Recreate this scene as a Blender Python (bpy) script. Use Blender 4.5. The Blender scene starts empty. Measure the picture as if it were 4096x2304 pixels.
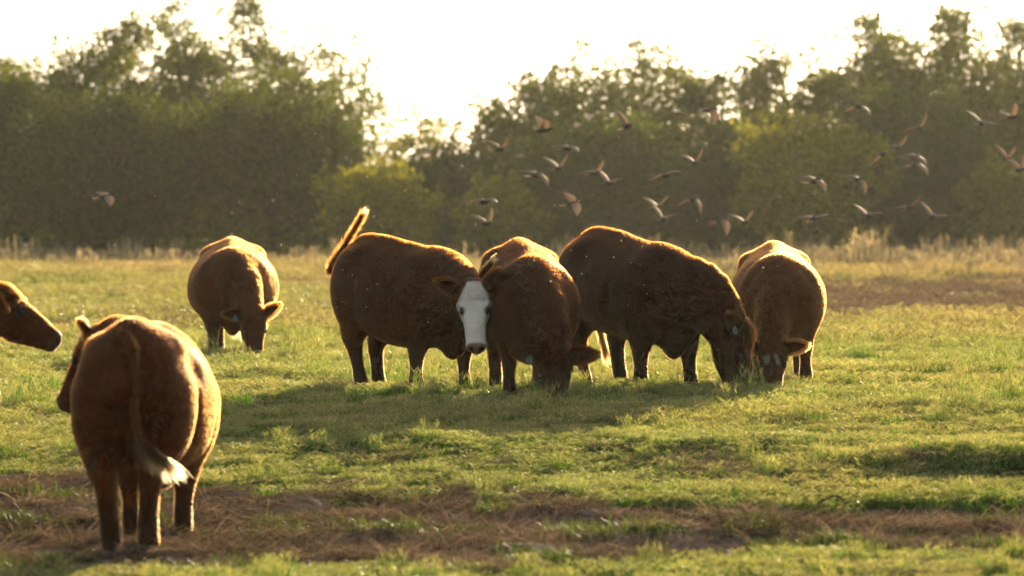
import bpy, math, random
import numpy as np
from mathutils import Vector, Matrix, noise as mnoise

R = math.radians
scene = bpy.context.scene
COL = scene.collection

# ------------------------------------------------------------------ camera, sky, sun, exposure
CAM_H = 1.40                      # eye height above the flat of the pasture
F_PX = 150.0 / 36.0 * 1024.0      # focal length in pixels of the 1024 wide picture
cam_data = bpy.data.cameras.new('camera')
cam_data.lens = 150.0
cam_data.sensor_width = 36.0
cam_data.clip_start = 0.5
cam_data.clip_end = 3000.0
cam_data.dof.use_dof = True
cam_data.dof.focus_distance = 37.0
cam_data.dof.aperture_fstop = 2.8
cam = bpy.data.objects.new('camera', cam_data)
COL.objects.link(cam)
cam.location = (0.0, 0.0, CAM_H)
cam.rotation_euler = (R(90.0) - math.atan(52.0 / F_PX), 0.0, 0.0)
scene.camera = cam

SUN_ELEV, SUN_AZ = R(11.5), R(12.0)        # low, behind the herd and a little to the right
SUN_DIR = Vector((math.sin(SUN_AZ) * math.cos(SUN_ELEV), math.cos(SUN_AZ) * math.cos(SUN_ELEV), math.sin(SUN_ELEV)))
world = bpy.data.worlds.new('World')
scene.world = world
world.use_nodes = True
wn, wl = world.node_tree.nodes, world.node_tree.links
sky = wn.new('ShaderNodeTexSky')
sky.sky_type = 'NISHITA'
sky.sun_disc = False
sky.sun_elevation = SUN_ELEV
sky.sun_rotation = SUN_AZ
sky.altitude = 100.0
sky.air_density = 1.0
sky.dust_density = 1.0
sky.ozone_density = 1.0
hsv = wn.new('ShaderNodeHueSaturation')
hsv.inputs['Saturation'].default_value = 0.65
wl.new(sky.outputs[0], hsv.inputs['Color'])
wl.new(hsv.outputs[0], wn['Background'].inputs[0])
wn['Background'].inputs[1].default_value = 0.11

sun_data = bpy.data.lights.new('sun', 'SUN')
sun_data.energy = 5.0
sun_data.angle = R(0.5)
sun_data.color = (1.0, 0.83, 0.53)
sun = bpy.data.objects.new('sun', sun_data)
COL.objects.link(sun)
sun.rotation_euler = SUN_DIR.to_track_quat('Z', 'Y').to_euler()

vs = scene.view_settings
vs.view_transform = 'Standard'
vs.look = 'None'
vs.gamma = 1.0
vs.use_curve_mapping = False
vs.exposure = 0.55
cy = scene.cycles
cy.use_denoising = True
cy.use_light_tree = False
cy.use_adaptive_sampling = True
cy.adaptive_threshold = 0.03
cy.max_bounces = 4
cy.diffuse_bounces = 2
cy.glossy_bounces = 2
cy.transmission_bounces = 3
cy.volume_bounces = 0
cy.transparent_max_bounces = 6
cy.caustics_reflective = False
cy.caustics_refractive = False
cy.sample_clamp_indirect = 4.0
scene.cycles_curves.shape = 'RIBBONS'
scene.cycles_curves.subdivisions = 2


# ------------------------------------------------------------------ helpers
def tag(o, label=None, cat=None, group=None, kind=None):
    if label: o['label'] = label
    if cat: o['category'] = cat
    if group: o['group'] = group
    if kind: o['kind'] = kind
    return o


def mesh_obj(name, verts, faces, mat, parent=None, smooth=True, mats=None):
    me = bpy.data.meshes.new(name)
    me.from_pydata([tuple(map(float, v)) for v in verts], [], [tuple(map(int, f)) for f in faces])
    if smooth:
        me.polygons.foreach_set('use_smooth', np.ones(len(me.polygons), dtype=bool))
    if mat: me.materials.append(mat)
    o = bpy.data.objects.new(name, me)
    COL.objects.link(o)
    if parent: o.parent = parent
    return o


def quick_mesh(name, V, Q=None, T=None):
    """mesh from numpy arrays of quads and / or triangles"""
    me = bpy.data.meshes.new(name)
    loops, starts, n = [], [], 0
    if Q is not None and len(Q):
        loops.append(np.asarray(Q).ravel()); starts.append(np.arange(len(Q)) * 4); n += len(Q) * 4
    if T is not None and len(T):
        loops.append(np.asarray(T).ravel()); starts.append(n + np.arange(len(T)) * 3)
    L = np.concatenate(loops).astype(np.int32); S = np.concatenate(starts).astype(np.int32)
    me.vertices.add(len(V)); me.vertices.foreach_set('co', np.asarray(V, dtype=np.float32).ravel())
    me.loops.add(len(L)); me.loops.foreach_set('vertex_index', L)
    me.polygons.add(len(S)); me.polygons.foreach_set('loop_start', S)
    me.update(calc_edges=True)
    me.polygons.foreach_set('use_smooth', np.ones(len(S), dtype=bool))
    return me


def link(name, data, parent=None):
    o = bpy.data.objects.new(name, data)
    COL.objects.link(o)
    if parent: o.parent = parent
    return o


def empty(name, loc, rz=0.0, scale=1.0):
    o = bpy.data.objects.new(name, None)
    COL.objects.link(o)
    o.location = loc
    o.rotation_euler = (0, 0, rz)
    o.scale = (scale,) * 3
    return o


def new_mat(name):
    m = bpy.data.materials.new(name)
    m.use_nodes = True
    nt = m.node_tree
    for n in list(nt.nodes):
        nt.nodes.remove(n)
    out = nt.nodes.new('ShaderNodeOutputMaterial')
    return m, nt, out


def catmull(P, n):
    """n points along a smooth curve through the rows of P"""
    P = np.asarray(P, dtype=float)
    if P.ndim == 1: P = P[:, None]
    m = len(P)
    E = np.vstack([2 * P[0] - P[1], P, 2 * P[-1] - P[-2]])
    u = np.linspace(0, m - 1 - 1e-9, n)
    i = u.astype(int); t = (u - i)[:, None]
    p0, p1, p2, p3 = E[i], E[i + 1], E[i + 2], E[i + 3]
    return 0.5 * (2 * p1 + (p2 - p0) * t + (2 * p0 - 5 * p1 + 4 * p2 - p3) * t ** 2 + (3 * p1 - p0 - 3 * p2 + p3) * t ** 3)


def unit(v):
    v = np.asarray(v, dtype=float)
    return v / (np.linalg.norm(v, axis=-1, keepdims=True) + 1e-12)


def sstep(a, b, x):
    t = np.clip((np.asarray(x, dtype=float) - a) / (b - a), 0, 1)
    return t * t * (3 - 2 * t)


def vnoise(x, y, seed=0):
    """smooth value noise on arrays"""
    x = np.asarray(x, dtype=float); y = np.asarray(y, dtype=float)
    xi = np.floor(x).astype(np.int64); yi = np.floor(y).astype(np.int64)
    fx = x - xi; fy = y - yi
    fx = fx * fx * (3 - 2 * fx); fy = fy * fy * (3 - 2 * fy)
    def h(a, b):
        n = (a * 374761393 + b * 668265263 + seed * 974634777) & 0x7fffffff
        n = ((n ^ (n >> 13)) * 1274126177) & 0x7fffffff
        return ((n ^ (n >> 16)) & 0xffff) / 65535.0
    return (h(xi, yi) * (1 - fx) + h(xi + 1, yi) * fx) * (1 - fy) + (h(xi, yi + 1) * (1 - fx) + h(xi + 1, yi + 1) * fx) * fy


def waves3(V, f, seed=0):
    """smooth wandering values in -1..1 at the rows of V"""
    r = np.random.default_rng(seed); s = 0.0
    for k in range(7):
        a = unit(r.normal(0, 1, 3)) * f * (.6 + .9 * r.random()) * 2.2; b = unit(r.normal(0, 1, 3)) * f * 1.7
        s = s + np.sin(V @ a + r.random() * 6.28 + 1.2 * np.sin(V @ b + r.random() * 6.28))
    return s / 4.2


def fbm(x, y, seed=0, oct=3):
    s, a, t = 0.0, 1.0, 0.0
    for o in range(oct):
        s = s + a * vnoise(x * 2 ** o + 17.3 * o, y * 2 ** o - 9.1 * o, seed + o); t += a; a *= 0.5
    return s / t


def hair_curves(name, P, radii, mat, parent=None, color=None):
    """P: (hairs, points, 3); radii: (points,) or (hairs, points)"""
    n, m, _ = P.shape
    cu = bpy.data.hair_curves.new(name)
    cu.add_curves([m] * n)
    cu.attributes['position'].data.foreach_set('vector', np.ascontiguousarray(P, dtype=np.float32).ravel())
    ra = cu.attributes.get('radius') or cu.attributes.new('radius', 'FLOAT', 'POINT')
    rr = np.broadcast_to(radii, (n, m)).astype(np.float32)
    ra.data.foreach_set('value', np.ascontiguousarray(rr).ravel())
    if color is not None:
        ca = cu.attributes.new('coat', 'FLOAT_COLOR', 'CURVE')
        c4 = np.concatenate([color, np.ones((n, 1))], axis=1).astype(np.float32)
        ca.data.foreach_set('color', c4.ravel())
    cu.materials.append(mat)
    return link(name, cu, parent)
HAZE = 0.00013   # scattering per metre of the evening air
# ------------------------------------------------------------------ the pasture
PROF_Y = np.array([-60, 0, 20, 22, 23.5, 24.8, 26, 27, 28, 29, 30, 31.5, 33, 35, 37, 40, 500.0])
PROF_Z = np.array([-.70, -.62, -.57, -.55, -.525, -.50, -.46, -.41, -.36, -.30, -.24, -.16, -.09, -.03, 0, 0, 0])
_py = np.linspace(-60, 500, 11201)
_pz = np.interp(_py, PROF_Y, PROF_Z)
_pz = np.convolve(np.pad(_pz, 20, mode='edge'), np.ones(41) / 41, mode='valid')


def dirt_mask(x, y):
    """1 on bare trampled earth, 0 on grass"""
    x = np.asarray(x, float); y = np.asarray(y, float)
    n = 1.5 * (fbm(x * 1.1, y * 1.5, 5, 3) - .5); n2 = fbm(x * .5 + 7, y * .5, 9, 2) - .5
    y1 = 28.35 - .26 * x + 1.1 * n + .5 * n2
    y0 = 24.45 + .12 * x + 1.1 * n
    a = sstep(-.25, .30, y1 - y) * sstep(-.2, .35, y - y0)
    b = sstep(0, 1.2, x - 3.2 - 5.0 * (fbm(x * .3, y * .12, 21, 2) - .5)) * sstep(0, 8, y - 66 - 16 * (fbm(x * .25, y * .05, 23, 2) - .5)) * sstep(0, 10, 106 + 24 * (fbm(x * .2, y * .05, 25, 2) - .5) - y)
    c = .75 * sstep(.60, .72, fbm(x * .22, y * .06, 31, 3)) * sstep(54, 66, y) * sstep(112, 95, y)
    return np.clip(np.maximum(np.maximum(a, b), c), 0, 1)


def ground_z(x, y):
    x = np.asarray(x, float); y = np.asarray(y, float)
    z = np.interp(y, _py, _pz)
    near = sstep(22, 24, y) * sstep(36, 32, y)
    z = z + near * .09 * (fbm(x * .6, y * 1.1, 2, 3) - .5)
    z = z + sstep(33, 36, y) * sstep(75, 50, y) * .10 * (fbm(x * .45, y * .8, 4, 3) - .5)
    z = z + .10 * np.exp(-((y - 29.95) / .40) ** 2) * sstep(2.0, 2.9, x) - .03 * np.exp(-((y - 29.25) / .35) ** 2) * sstep(2.0, 2.9, x)
    z = z + .06 * np.exp(-((y - 31.2) / .5) ** 2) * np.exp(-((x + .55) / .9) ** 2)
    z = z + .05 * np.exp(-((y - 31.0 - .1 * x) / .35) ** 2) * sstep(.2, 1.2, x) * sstep(5, 3, x)
    dm = dirt_mask(x, y) * sstep(35, 31, y)
    z = z + dm * (.20 * (fbm(x * 2.0, y * 2.6, 12, 3) - .5) + .07 * (fbm(x * 6.0, y * 7.0, 14, 2) - .5) - .03)
    z = z + .36 * sstep(62, 118, y)
    far = sstep(41, 55, y)
    z = z + far * .12 * (fbm(x * .18, y * .10, 40, 3) - .5)
    return z


def lines(parts):
    out = []
    for a, b, s in parts:
        out.append(np.arange(a, b - 1e-6, s))
    out.append(np.array([parts[-1][1]]))
    return np.concatenate(out)


def mat_ground():
    m, nt, out = new_mat('pasture_soil')
    N, L = nt.nodes, nt.links
    at_ = N.new('ShaderNodeAttribute'); at_.attribute_name = 'dirt'
    geo = N.new('ShaderNodeNewGeometry')
    n1 = N.new('ShaderNodeTexNoise'); n1.inputs['Scale'].default_value = 3.0; n1.inputs['Detail'].default_value = 8.0; n1.inputs['Roughness'].default_value = .65
    n2 = N.new('ShaderNodeTexNoise'); n2.inputs['Scale'].default_value = 22.0; n2.inputs['Detail'].default_value = 6.0
    L.new(geo.outputs['Position'], n1.inputs['Vector']); L.new(geo.outputs['Position'], n2.inputs['Vector'])
    def ramp(c0, c1, src):
        r = N.new('ShaderNodeValToRGB')
        r.color_ramp.elements[0].position = .35; r.color_ramp.elements[1].position = .68
        r.color_ramp.elements[0].color = (*c0, 1); r.color_ramp.elements[1].color = (*c1, 1)
        L.new(src, r.inputs[0]); return r
    soil = ramp((.32, .20, .14), (.62, .43, .31), n2.outputs[0])
    turf = ramp((.075, .085, .030), (.16, .155, .065), n1.outputs[0])
    mx = N.new('ShaderNodeMix'); mx.data_type = 'RGBA'
    L.new(at_.outputs['Fac'], mx.inputs[0]); L.new(turf.outputs[0], mx.inputs[6]); L.new(soil.outputs[0], mx.inputs[7])
    b = N.new('ShaderNodeBsdfPrincipled'); b.inputs['Roughness'].default_value = .95; b.inputs['Specular IOR Level'].default_value = .05
    L.new(mx.outputs[2], b.inputs['Base Color'])
    bp = N.new('ShaderNodeBump'); bp.inputs['Strength'].default_value = .8; bp.inputs['Distance'].default_value = .03
    L.new(n2.outputs[0], bp.inputs['Height']); L.new(bp.outputs[0], b.inputs['Normal'])
    L.new(b.outputs[0], out.inputs[0])
    return m


gx = lines([(-170, -30, 10), (-30, -9, .8), (-9, -5, .2), (-5, 5, .07), (5, 9, .2), (9, 30, .8), (30, 170, 10)])
gy = lines([(-50, 15, 5), (15, 22.5, .4), (22.5, 33, .055), (33, 50, .2), (50, 140, .9), (140, 300, 8)])
GX, GY = np.meshgrid(gx, gy)
GZ = ground_z(GX, GY)
GV = np.stack([GX.ravel(), GY.ravel(), GZ.ravel()], 1)
ii = (np.arange(len(gy) - 1)[:, None] * len(gx) + np.arange(len(gx) - 1)[None]).ravel()
gme = quick_mesh('ground', GV, np.stack([ii, ii + 1, ii + 1 + len(gx), ii + len(gx)], 1))
da = gme.attributes.new('dirt', 'FLOAT', 'POINT')
da.data.foreach_set('value', dirt_mask(GX, GY).ravel().astype(np.float32))
gme.materials.append(mat_ground())
tag(link('ground', gme), 'pasture ground with a strip of bare brown earth', kind='structure')


# ------------------------------------------------------------------ grass
def mat_leafy(name, gloss=.25, trans=.5, warm=(1.25, 1.1, .5), inst=True, rough=.45):
    m, nt, out = new_mat(name)
    N, L = nt.nodes, nt.links
    at_ = N.new('ShaderNodeAttribute'); at_.attribute_name = 'col'
    src = at_.outputs['Color']
    if inst:
        ti = N.new('ShaderNodeAttribute'); ti.attribute_name = 'tint'; ti.attribute_type = 'INSTANCER'
        mx = N.new('ShaderNodeMix'); mx.data_type = 'RGBA'; mx.blend_type = 'MULTIPLY'; mx.inputs[0].default_value = 1.0
        L.new(at_.outputs['Color'], mx.inputs[6]); L.new(ti.outputs['Color'], mx.inputs[7])
        src = mx.outputs[2]
    d = N.new('ShaderNodeBsdfPrincipled'); L.new(src, d.inputs['Base Color']); d.inputs['Roughness'].default_value = rough; d.inputs['Specular IOR Level'].default_value = gloss
    t = N.new('ShaderNodeBsdfTranslucent')
    w = N.new('ShaderNodeMix'); w.data_type = 'RGBA'; w.blend_type = 'MULTIPLY'; w.inputs[0].default_value = 1.0
    L.new(src, w.inputs[6]); w.inputs[7].default_value = (*warm, 1)
    L.new(w.outputs[2], t.inputs[0])
    ms = N.new('ShaderNodeMixShader'); ms.inputs[0].default_value = trans
    L.new(d.outputs[0], ms.inputs[1]); L.new(t.outputs[0], ms.inputs[2]); L.new(ms.outputs[0], out.inputs[0])
    return m


M_STRAW = mat_leafy('dead_stalk', .04, .35, (1.1, 1.0, .8), rough=.9)
M_DRY = mat_leafy('dry_blade', .05, .5, (1.9, 1.65, 1.2), rough=.8)
M_GRASS = mat_leafy('grass_blade', .3, .5, (1.9, 2.1, .75))


def blades(rng, n, r, lmin, lmax, w, col0, col1, lean=.5, flat=False, droop=.5):
    """n curved tapering blades round the origin -> verts, tris, colours"""
    a = rng.random(n) * math.tau; rad = r * np.sqrt(rng.random(n))
    base = np.stack([np.cos(a) * rad, np.sin(a) * rad, np.zeros(n)], 1)
    L_ = lmin + (lmax - lmin) * rng.random(n) ** 1.4
    th = rng.random(n) * math.tau
    hd = np.stack([np.cos(th), np.sin(th), np.zeros(n)], 1)
    sd = np.stack([-np.sin(th), np.cos(th), np.zeros(n)], 1)
    le = lean * (.25 + rng.random(n))
    up = np.array([0, 0, 1.0])
    if flat:
        base[:, 2] = .004 + .035 * rng.random(n)
        tilt = rng.normal(.06, .30, n)
        p1 = base + (hd * .5 + up * (tilt * .5 + .05)[:, None]) * L_[:, None]; p2 = base + (hd + up * tilt[:, None]) * L_[:, None]
        sd = unit(sd + up * rng.normal(0, .7, n)[:, None])
    else:
        d0 = unit(up + hd * (le * .5)[:, None])
        d1 = unit(up * (1 - droop * rng.random(n))[:, None] + hd * (le * 1.6)[:, None])
        p1 = base + d0 * (L_ * .5)[:, None]; p2 = p1 + d1 * (L_ * .5)[:, None]
    ww = (w * (.6 + .7 * rng.random(n)))[:, None]
    V = np.stack([base - sd * ww * .5, base + sd * ww * .5, p1 - sd * ww * .42, p1 + sd * ww * .42, p2], 1)
    o = (np.arange(n) * 5)[:, None]
    T = np.concatenate([o + [0, 1, 3], o + [0, 3, 2], o + [2, 3, 4]])
    c = np.array(col0) + (np.array(col1) - np.array(col0)) * rng.random((n, 1)) ** 1.3
    c = c * (.65 + .7 * rng.random((n, 1)))
    return V.reshape(-1, 3), T, np.repeat(c, 5, 0)


def seed_stems(rng, n, r, h0, h1, w, spike, nsp, col, lean=.3):
    Vs, Ts, Cs, o = [], [], [], 0
    for _ in range(n):
        a = rng.random() * math.tau; q = r * math.sqrt(rng.random())
        b = np.array([math.cos(a) * q, math.sin(a) * q, 0]); h = h0 + (h1 - h0) * rng.random()
        ld = np.array([rng.normal(), rng.normal(), 0]) * lean
        t = b + unit(np.array([0, 0, 1]) + ld) * h
        s = unit(np.array([rng.normal(), rng.normal(), 0]))
        segs = [(b, t, w, w * .7)]
        for k in range(nsp):
            an = rng.random() * math.tau
            d = unit(np.array([math.cos(an), math.sin(an), .35 + .6 * rng.random()]))
            segs.append((t, t + d * spike * (.7 + .6 * rng.random()), w * 1.3, w * .8))
        c = np.array(col) * (.7 + .6 * rng.random())
        for p, e, w0, w1 in segs:
            x = unit(np.cross(e - p, s + .3))
            Vs += [p - x * w0 / 2, p + x * w0 / 2, e + x * w1 / 2, e - x * w1 / 2]
            Ts += [(o, o + 1, o + 2), (o, o + 2, o + 3)]; o += 4
            Cs += [c] * 4
    return np.array(Vs), np.array(Ts), np.array(Cs)


def plumes(rng, n, r, h0, h1, w, col):
    """tall dry stems with a loose feathery head"""
    Vs, Ts, Cs, o = [], [], [], 0
    for _ in range(n):
        a = rng.random() * math.tau; q = r * math.sqrt(rng.random())
        b = np.array([math.cos(a) * q, math.sin(a) * q, 0]); h = h0 + (h1 - h0) * rng.random() ** 1.5
        dr = unit(np.array([rng.normal() * .18, rng.normal() * .18, 1]))
        t = b + dr * h
        s = unit(np.array([rng.normal(), rng.normal(), 0]))
        c = np.array(col) * (.65 + .7 * rng.random())
        parts = [(b, t, w * .5, w * .35)]
        for k in range(7):
            p = b + dr * h * (.62 + .38 * rng.random())
            d = unit(np.array([rng.normal(), rng.normal(), 1.2 + rng.random()]))
            parts.append((p, p + d * h * .16, w * 1.2, w * .5))
        for p, e, w0, w1 in parts:
            x = unit(np.cross(e - p, s + .3))
            Vs += [p - x * w0 / 2, p + x * w0 / 2, e + x * w1 / 2, e - x * w1 / 2]
            Ts += [(o, o + 1, o + 2), (o, o + 2, o + 3)]; o += 4
            Cs += [c] * 4
    return np.array(Vs), np.array(Ts), np.array(Cs)


def tuft(name, parts, coll, mat):
    V, T, C, o = [], [], [], 0
    for v, t, c in parts:
        V.append(v); T.append(t + o); C.append(c); o += len(v)
    V = np.concatenate(V); C = np.concatenate(C)
    me = quick_mesh(name, V, T=np.concatenate(T))
    ca = me.color_attributes.new('col', 'FLOAT_COLOR', 'POINT')
    ca.data.foreach_set('color', np.concatenate([C, np.ones((len(C), 1))], 1).astype(np.float32).ravel())
    me.materials.append(mat)
    ob = bpy.data.objects.new(name, me)
    coll.objects.link(ob)
    return ob


def scatter(name, coll, pos, rotz, scl, idx, tint, label, tilt=None):
    """one object that strews the tufts of a collection over points"""
    n = len(pos)
    me = bpy.data.meshes.new(name)
    me.vertices.add(n); me.vertices.foreach_set('co', np.asarray(pos, np.float32).ravel())
    rot = np.zeros((n, 3)); rot[:, 2] = rotz
    if tilt is not None: rot[:, :2] = tilt
    for nm, ty, ch, arr in (('rot', 'FLOAT_VECTOR', 'vector', rot), ('scl', 'FLOAT_VECTOR', 'vector', scl), ('tint', 'FLOAT_COLOR', 'color', np.concatenate([tint, np.ones((n, 1))], 1))):
        a = me.attributes.new(nm, ty, 'POINT'); a.data.foreach_set(ch, np.asarray(arr, np.float32).ravel())
    a = me.attributes.new('idx', 'INT', 'POINT'); a.data.foreach_set('value', np.asarray(idx, np.int32))
    o = link(name, me)
    ng = bpy.data.node_groups.new(name + '_nodes', 'GeometryNodeTree')
    ng.interface.new_socket('Geometry', in_out='INPUT', socket_type='NodeSocketGeometry')
    ng.interface.new_socket('Geometry', in_out='OUTPUT', socket_type='NodeSocketGeometry')
    N, L = ng.nodes, ng.links
    gi = N.new('NodeGroupInput'); go = N.new('NodeGroupOutput')
    ip = N.new('GeometryNodeInstanceOnPoints')
    ci = N.new('GeometryNodeCollectionInfo'); ci.inputs['Collection'].default_value = coll
    ci.inputs['Separate Children'].default_value = True; ci.inputs['Reset Children'].default_value = True
    def named(nm, ty):
        q = N.new('GeometryNodeInputNamedAttribute'); q.data_type = ty; q.inputs['Name'].default_value = nm
        return q.outputs['Attribute']
    er = N.new('FunctionNodeEulerToRotation')
    L.new(gi.outputs[0], ip.inputs['Points']); L.new(ci.outputs[0], ip.inputs['Instance'])
    ip.inputs['Pick Instance'].default_value = True
    L.new(named('idx', 'INT'), ip.inputs['Instance Index'])
    L.new(named('rot', 'FLOAT_VECTOR'), er.inputs[0]); L.new(er.outputs[0], ip.inputs['Rotation'])
    L.new(named('scl', 'FLOAT_VECTOR'), ip.inputs['Scale'])
    L.new(ip.outputs[0], go.inputs[0])
    md = o.modifiers.new('strew', 'NODES'); md.node_group = ng
    tag(o, label, kind='stuff')
    return o


rg = np.random.default_rng(7)
G0, G1 = (.048, .122, .016), (.145, .235, .040)
DRY0, DRY1 = (.17, .155, .075), (.33, .28, .15)
C_LAWN = bpy.data.collections.new('lawn_tufts')
for k in range(9):
    tuft('lawn_%d' % k, [blades(rg, 400, .22, .03, .105, .0058, G0, G1, .6), blades(rg, 34, .22, .03, .10, .0048, DRY0, DRY1, .9),
                         blades(rg, 14, .20, .10, .17, .0095, (.07, .14, .02), (.15, .22, .035), .5), seed_stems(rg, 20, .20, .06, .12, .0036, .05, 4, (.33, .28, .15))], C_LAWN, M_GRASS)
C_FAR = bpy.data.collections.new('far_tufts')
for k in range(5):
    tuft('far_%d' % k, [blades(rg, 560, .52, .03, .12, .014, G0, G1, .5), blades(rg, 80, .52, .04, .14, .012, DRY0, DRY1, .6),
                        seed_stems(rg, 24, .48, .10, .18, .008, .06, 4, (.32, .27, .14))], C_FAR, M_GRASS)
C_DRY = bpy.data.collections.new('dry_tufts')
for k in range(5):
    tuft('dry_%d' % k, [plumes(rg, 26, .45, .22, .60, .028, (.31, .265, .18)), blades(rg, 90, .5, .12, .36, .02, DRY0, DRY1, .35),
                        blades(rg, 70, .5, .12, .35, .018, G0, G1, .4)], C_DRY, M_DRY)
C_LITTER = bpy.data.collections.new('straw_litter')
for k in range(5):
    tuft('litter_%d' % k, [blades(rg, 240, .28, .05, .20, .006, (.25, .165, .112), (.50, .36, .25), flat=True), blades(rg, 46, .26, .04, .10, .005, DRY0, DRY1, 1.6, droop=.9)], C_LITTER, M_STRAW)
C_SPRIG = bpy.data.collections.new('sprigs')
for k in range(4):
    tuft('sprig_%d' % k, [blades(rg, 45, .11, .04, .12, .005, (.05, .085, .018), (.10, .125, .032), .9), blades(rg, 12, .1, .05, .1, .004, DRY0, DRY1, .9)], C_SPRIG, M_GRASS)


def strew_points(n, y0, y1, side, power=1.0):
    """random points in the strip the camera looks along, with some room at both sides"""
    u = rg.random(n)
    y = (y0 ** 2 + (y1 ** 2 - y0 ** 2) * u) ** .5
    hw = .128 * y + side
    return (rg.random(n) * 2 - 1) * hw, y


def col_noise(x, y, f, seed): return fbm(x * f, y * f * .6, seed, 3)

# short green turf, near and middle distance
x, y = strew_points(8600, 20.5, 62.0, 2.2)
xa, ya = strew_points(6500, 20.5, 34.5, 1.6)
x = np.concatenate([x, xa]); y = np.concatenate([y, ya])
dm = dirt_mask(x, y)
keep = rg.random(len(x)) > dm * 1.25
x, y = x[keep], y[keep]
n = len(x)
hn = fbm(x * .9, y * .9, 61, 3); cn = col_noise(x, y, .45, 62)
short = sstep(34.0, 30.0, y) * .12 + .20 * sstep(34.5, 36, y) * sstep(42, 40, y)
s = (.62 + .85 * hn - short)
s = np.clip(s * (.85 + .3 * rg.random(n)), .30, 1.45)
near_k = 1 - .32 * sstep(35.5, 32.5, y)      # finer, closer grazed turf on the slope towards the camera
tall = (rg.random(n) < .07) & (fbm(x * .8, y * .8, 67, 2) > .42)
s = np.where(tall, s * 1.9, s); wide = np.where(tall, .6, 1.0) * (.9 + .25 * rg.random(n)) * near_k
scl = np.stack([wide, wide, s * near_k], 1)
dry = np.clip((cn - .42) * 2.4, 0, 1)[:, None] * .8
tint = (1 - dry) * np.array([.98, 1.0, 1.2]) + dry * np.array([1.35, 1.15, 1.5])
scatter('grass', C_LAWN, np.stack([x, y, ground_z(x, y) - .004], 1), rg.random(n) * math.tau, scl, rg.integers(0, 9, n), tint * (.8 + .4 * rg.random((n, 1))),
        'short backlit green grass of the pasture')
# the pasture farther off
x, y = strew_points(4600, 50.0, 130.0, 4.0)
dm = dirt_mask(x, y)
keep = rg.random(len(x)) > dm * .93
x, y = x[keep], y[keep]
n = len(x)
hn = fbm(x * .3, y * .15, 71, 3); cn = fbm(x * .22, y * .09, 72, 3)
s = np.clip(.55 + .9 * hn + .25 * rg.random(n), .4, 1.5) * (1 + .8 * sstep(88, 125, y))
dry = (.30 * sstep(50, 66, y) + np.clip((cn - .46) * 2.6, 0, 1) * .7 + .35 * sstep(85, 120, y) + .3 * sstep(2, 9, x) * sstep(75, 100, y)).clip(0, 1)[:, None]
tint = (1 - dry) * np.array([.84, .88, .92]) + dry * np.array([1.20, .92, 1.55])
scatter('meadow_grass', C_FAR, np.stack([x, y, ground_z(x, y) - .004], 1), rg.random(n) * math.tau, np.stack([1.0 + .2 * rg.random(n)] * 2 + [s], 1), rg.integers(0, 5, n), tint * (.8 + .4 * rg.random((n, 1))),
        'longer yellowish grass of the far pasture')
# pale seeding grass along the far edge
x, y = strew_points(5200, 100.0, 143.0, 6.0)
keep = rg.random(len(x)) < np.clip((1 - .55 * sstep(5, -3, x)) * sstep(100 + 12 * sstep(5, -3, x), 130, y) + .1 * 0, 0, 1) * (.4 + .6 * (fbm(x * .35, y * .2, 81, 2) > .42))
x, y = x[keep], y[keep]
n = len(x)
s = .35 + 1.15 * fbm(x * .45, y * .25, 83, 3) ** 1.5 + .25 * rg.random(n) + .7 * (rg.random(n) < .06)
scatter('dry_grass', C_DRY, np.stack([x, y, ground_z(x, y) - .004], 1), rg.random(n) * math.tau, np.stack([np.ones(n)] * 2 + [s], 1), rg.integers(0, 5, n), np.ones((n, 3)) * (.75 + .5 * rg.random((n, 1))),
        'tall pale dry grass with feathery seed heads along the far edge')
# straw and dead stalks on the bare earth
x, y = strew_points(1050, 23.5, 31.0, 1.5)
keep = rg.random(len(x)) < .15 + dirt_mask(x, y)
x1, y1 = x[keep], y[keep]
x, y = strew_points(2200, 58.0, 118.0, 3.0)
keep = rg.random(len(x)) < dirt_mask(x, y)
x2, y2 = x[keep], y[keep]
x = np.concatenate([x1, x2]); y = np.concatenate([y1, y2]); n = len(x)
big = np.where(y > 50, 2.2, 1.0)
scatter('straw', C_LITTER, np.stack([x, y, ground_z(x, y)], 1), rg.random(n) * math.tau, np.stack([big * (.7 + .5 * rg.random(n))] * 3, 1), rg.integers(0, 5, n), np.ones((n, 3)) * (.6 + .6 * rg.random((n, 1))),
        'trampled straw and dead stalks on the bare earth')
# green sprigs coming back through the earth
x, y = strew_points(3400, 23.0, 31.0, 1.5)
dm = dirt_mask(x, y)
keep = (dm > .2) & (fbm(x * 1.6, y * 1.6, 91, 2) > .54)
x, y = x[keep], y[keep]; n = len(x)
scatter('sprouting_grass', C_SPRIG, np.stack([x, y, ground_z(x, y) - .003], 1), rg.random(n) * math.tau, np.stack([.8 + .7 * rg.random(n)] * 3, 1), rg.integers(0, 4, n), np.ones((n, 3)),
        'small green sprigs sprouting on the bare earth')
# ------------------------------------------------------------------ trees along the far edge of the field
M_BARK = None
def mat_bark():
    m, nt, out = new_mat('bark')
    N, L = nt.nodes, nt.links
    tc = N.new('ShaderNodeTexCoord'); no = N.new('ShaderNodeTexNoise'); no.inputs['Scale'].default_value = 6.0; no.inputs['Detail'].default_value = 6.0
    L.new(tc.outputs['Object'], no.inputs['Vector'])
    r = N.new('ShaderNodeValToRGB'); r.color_ramp.elements[0].color = (.03, .024, .017, 1); r.color_ramp.elements[1].color = (.11, .085, .06, 1)
    L.new(no.outputs[0], r.inputs[0])
    b = N.new('ShaderNodeBsdfPrincipled'); b.inputs['Roughness'].default_value = .9
    L.new(r.outputs[0], b.inputs['Base Color']); L.new(b.outputs[0], out.inputs[0])
    return m


M_BARK = mat_bark()
M_LEAF = mat_leafy('tree_leaf', .15, .58, (1.9, 1.8, .7), inst=False, rough=.6)


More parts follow.
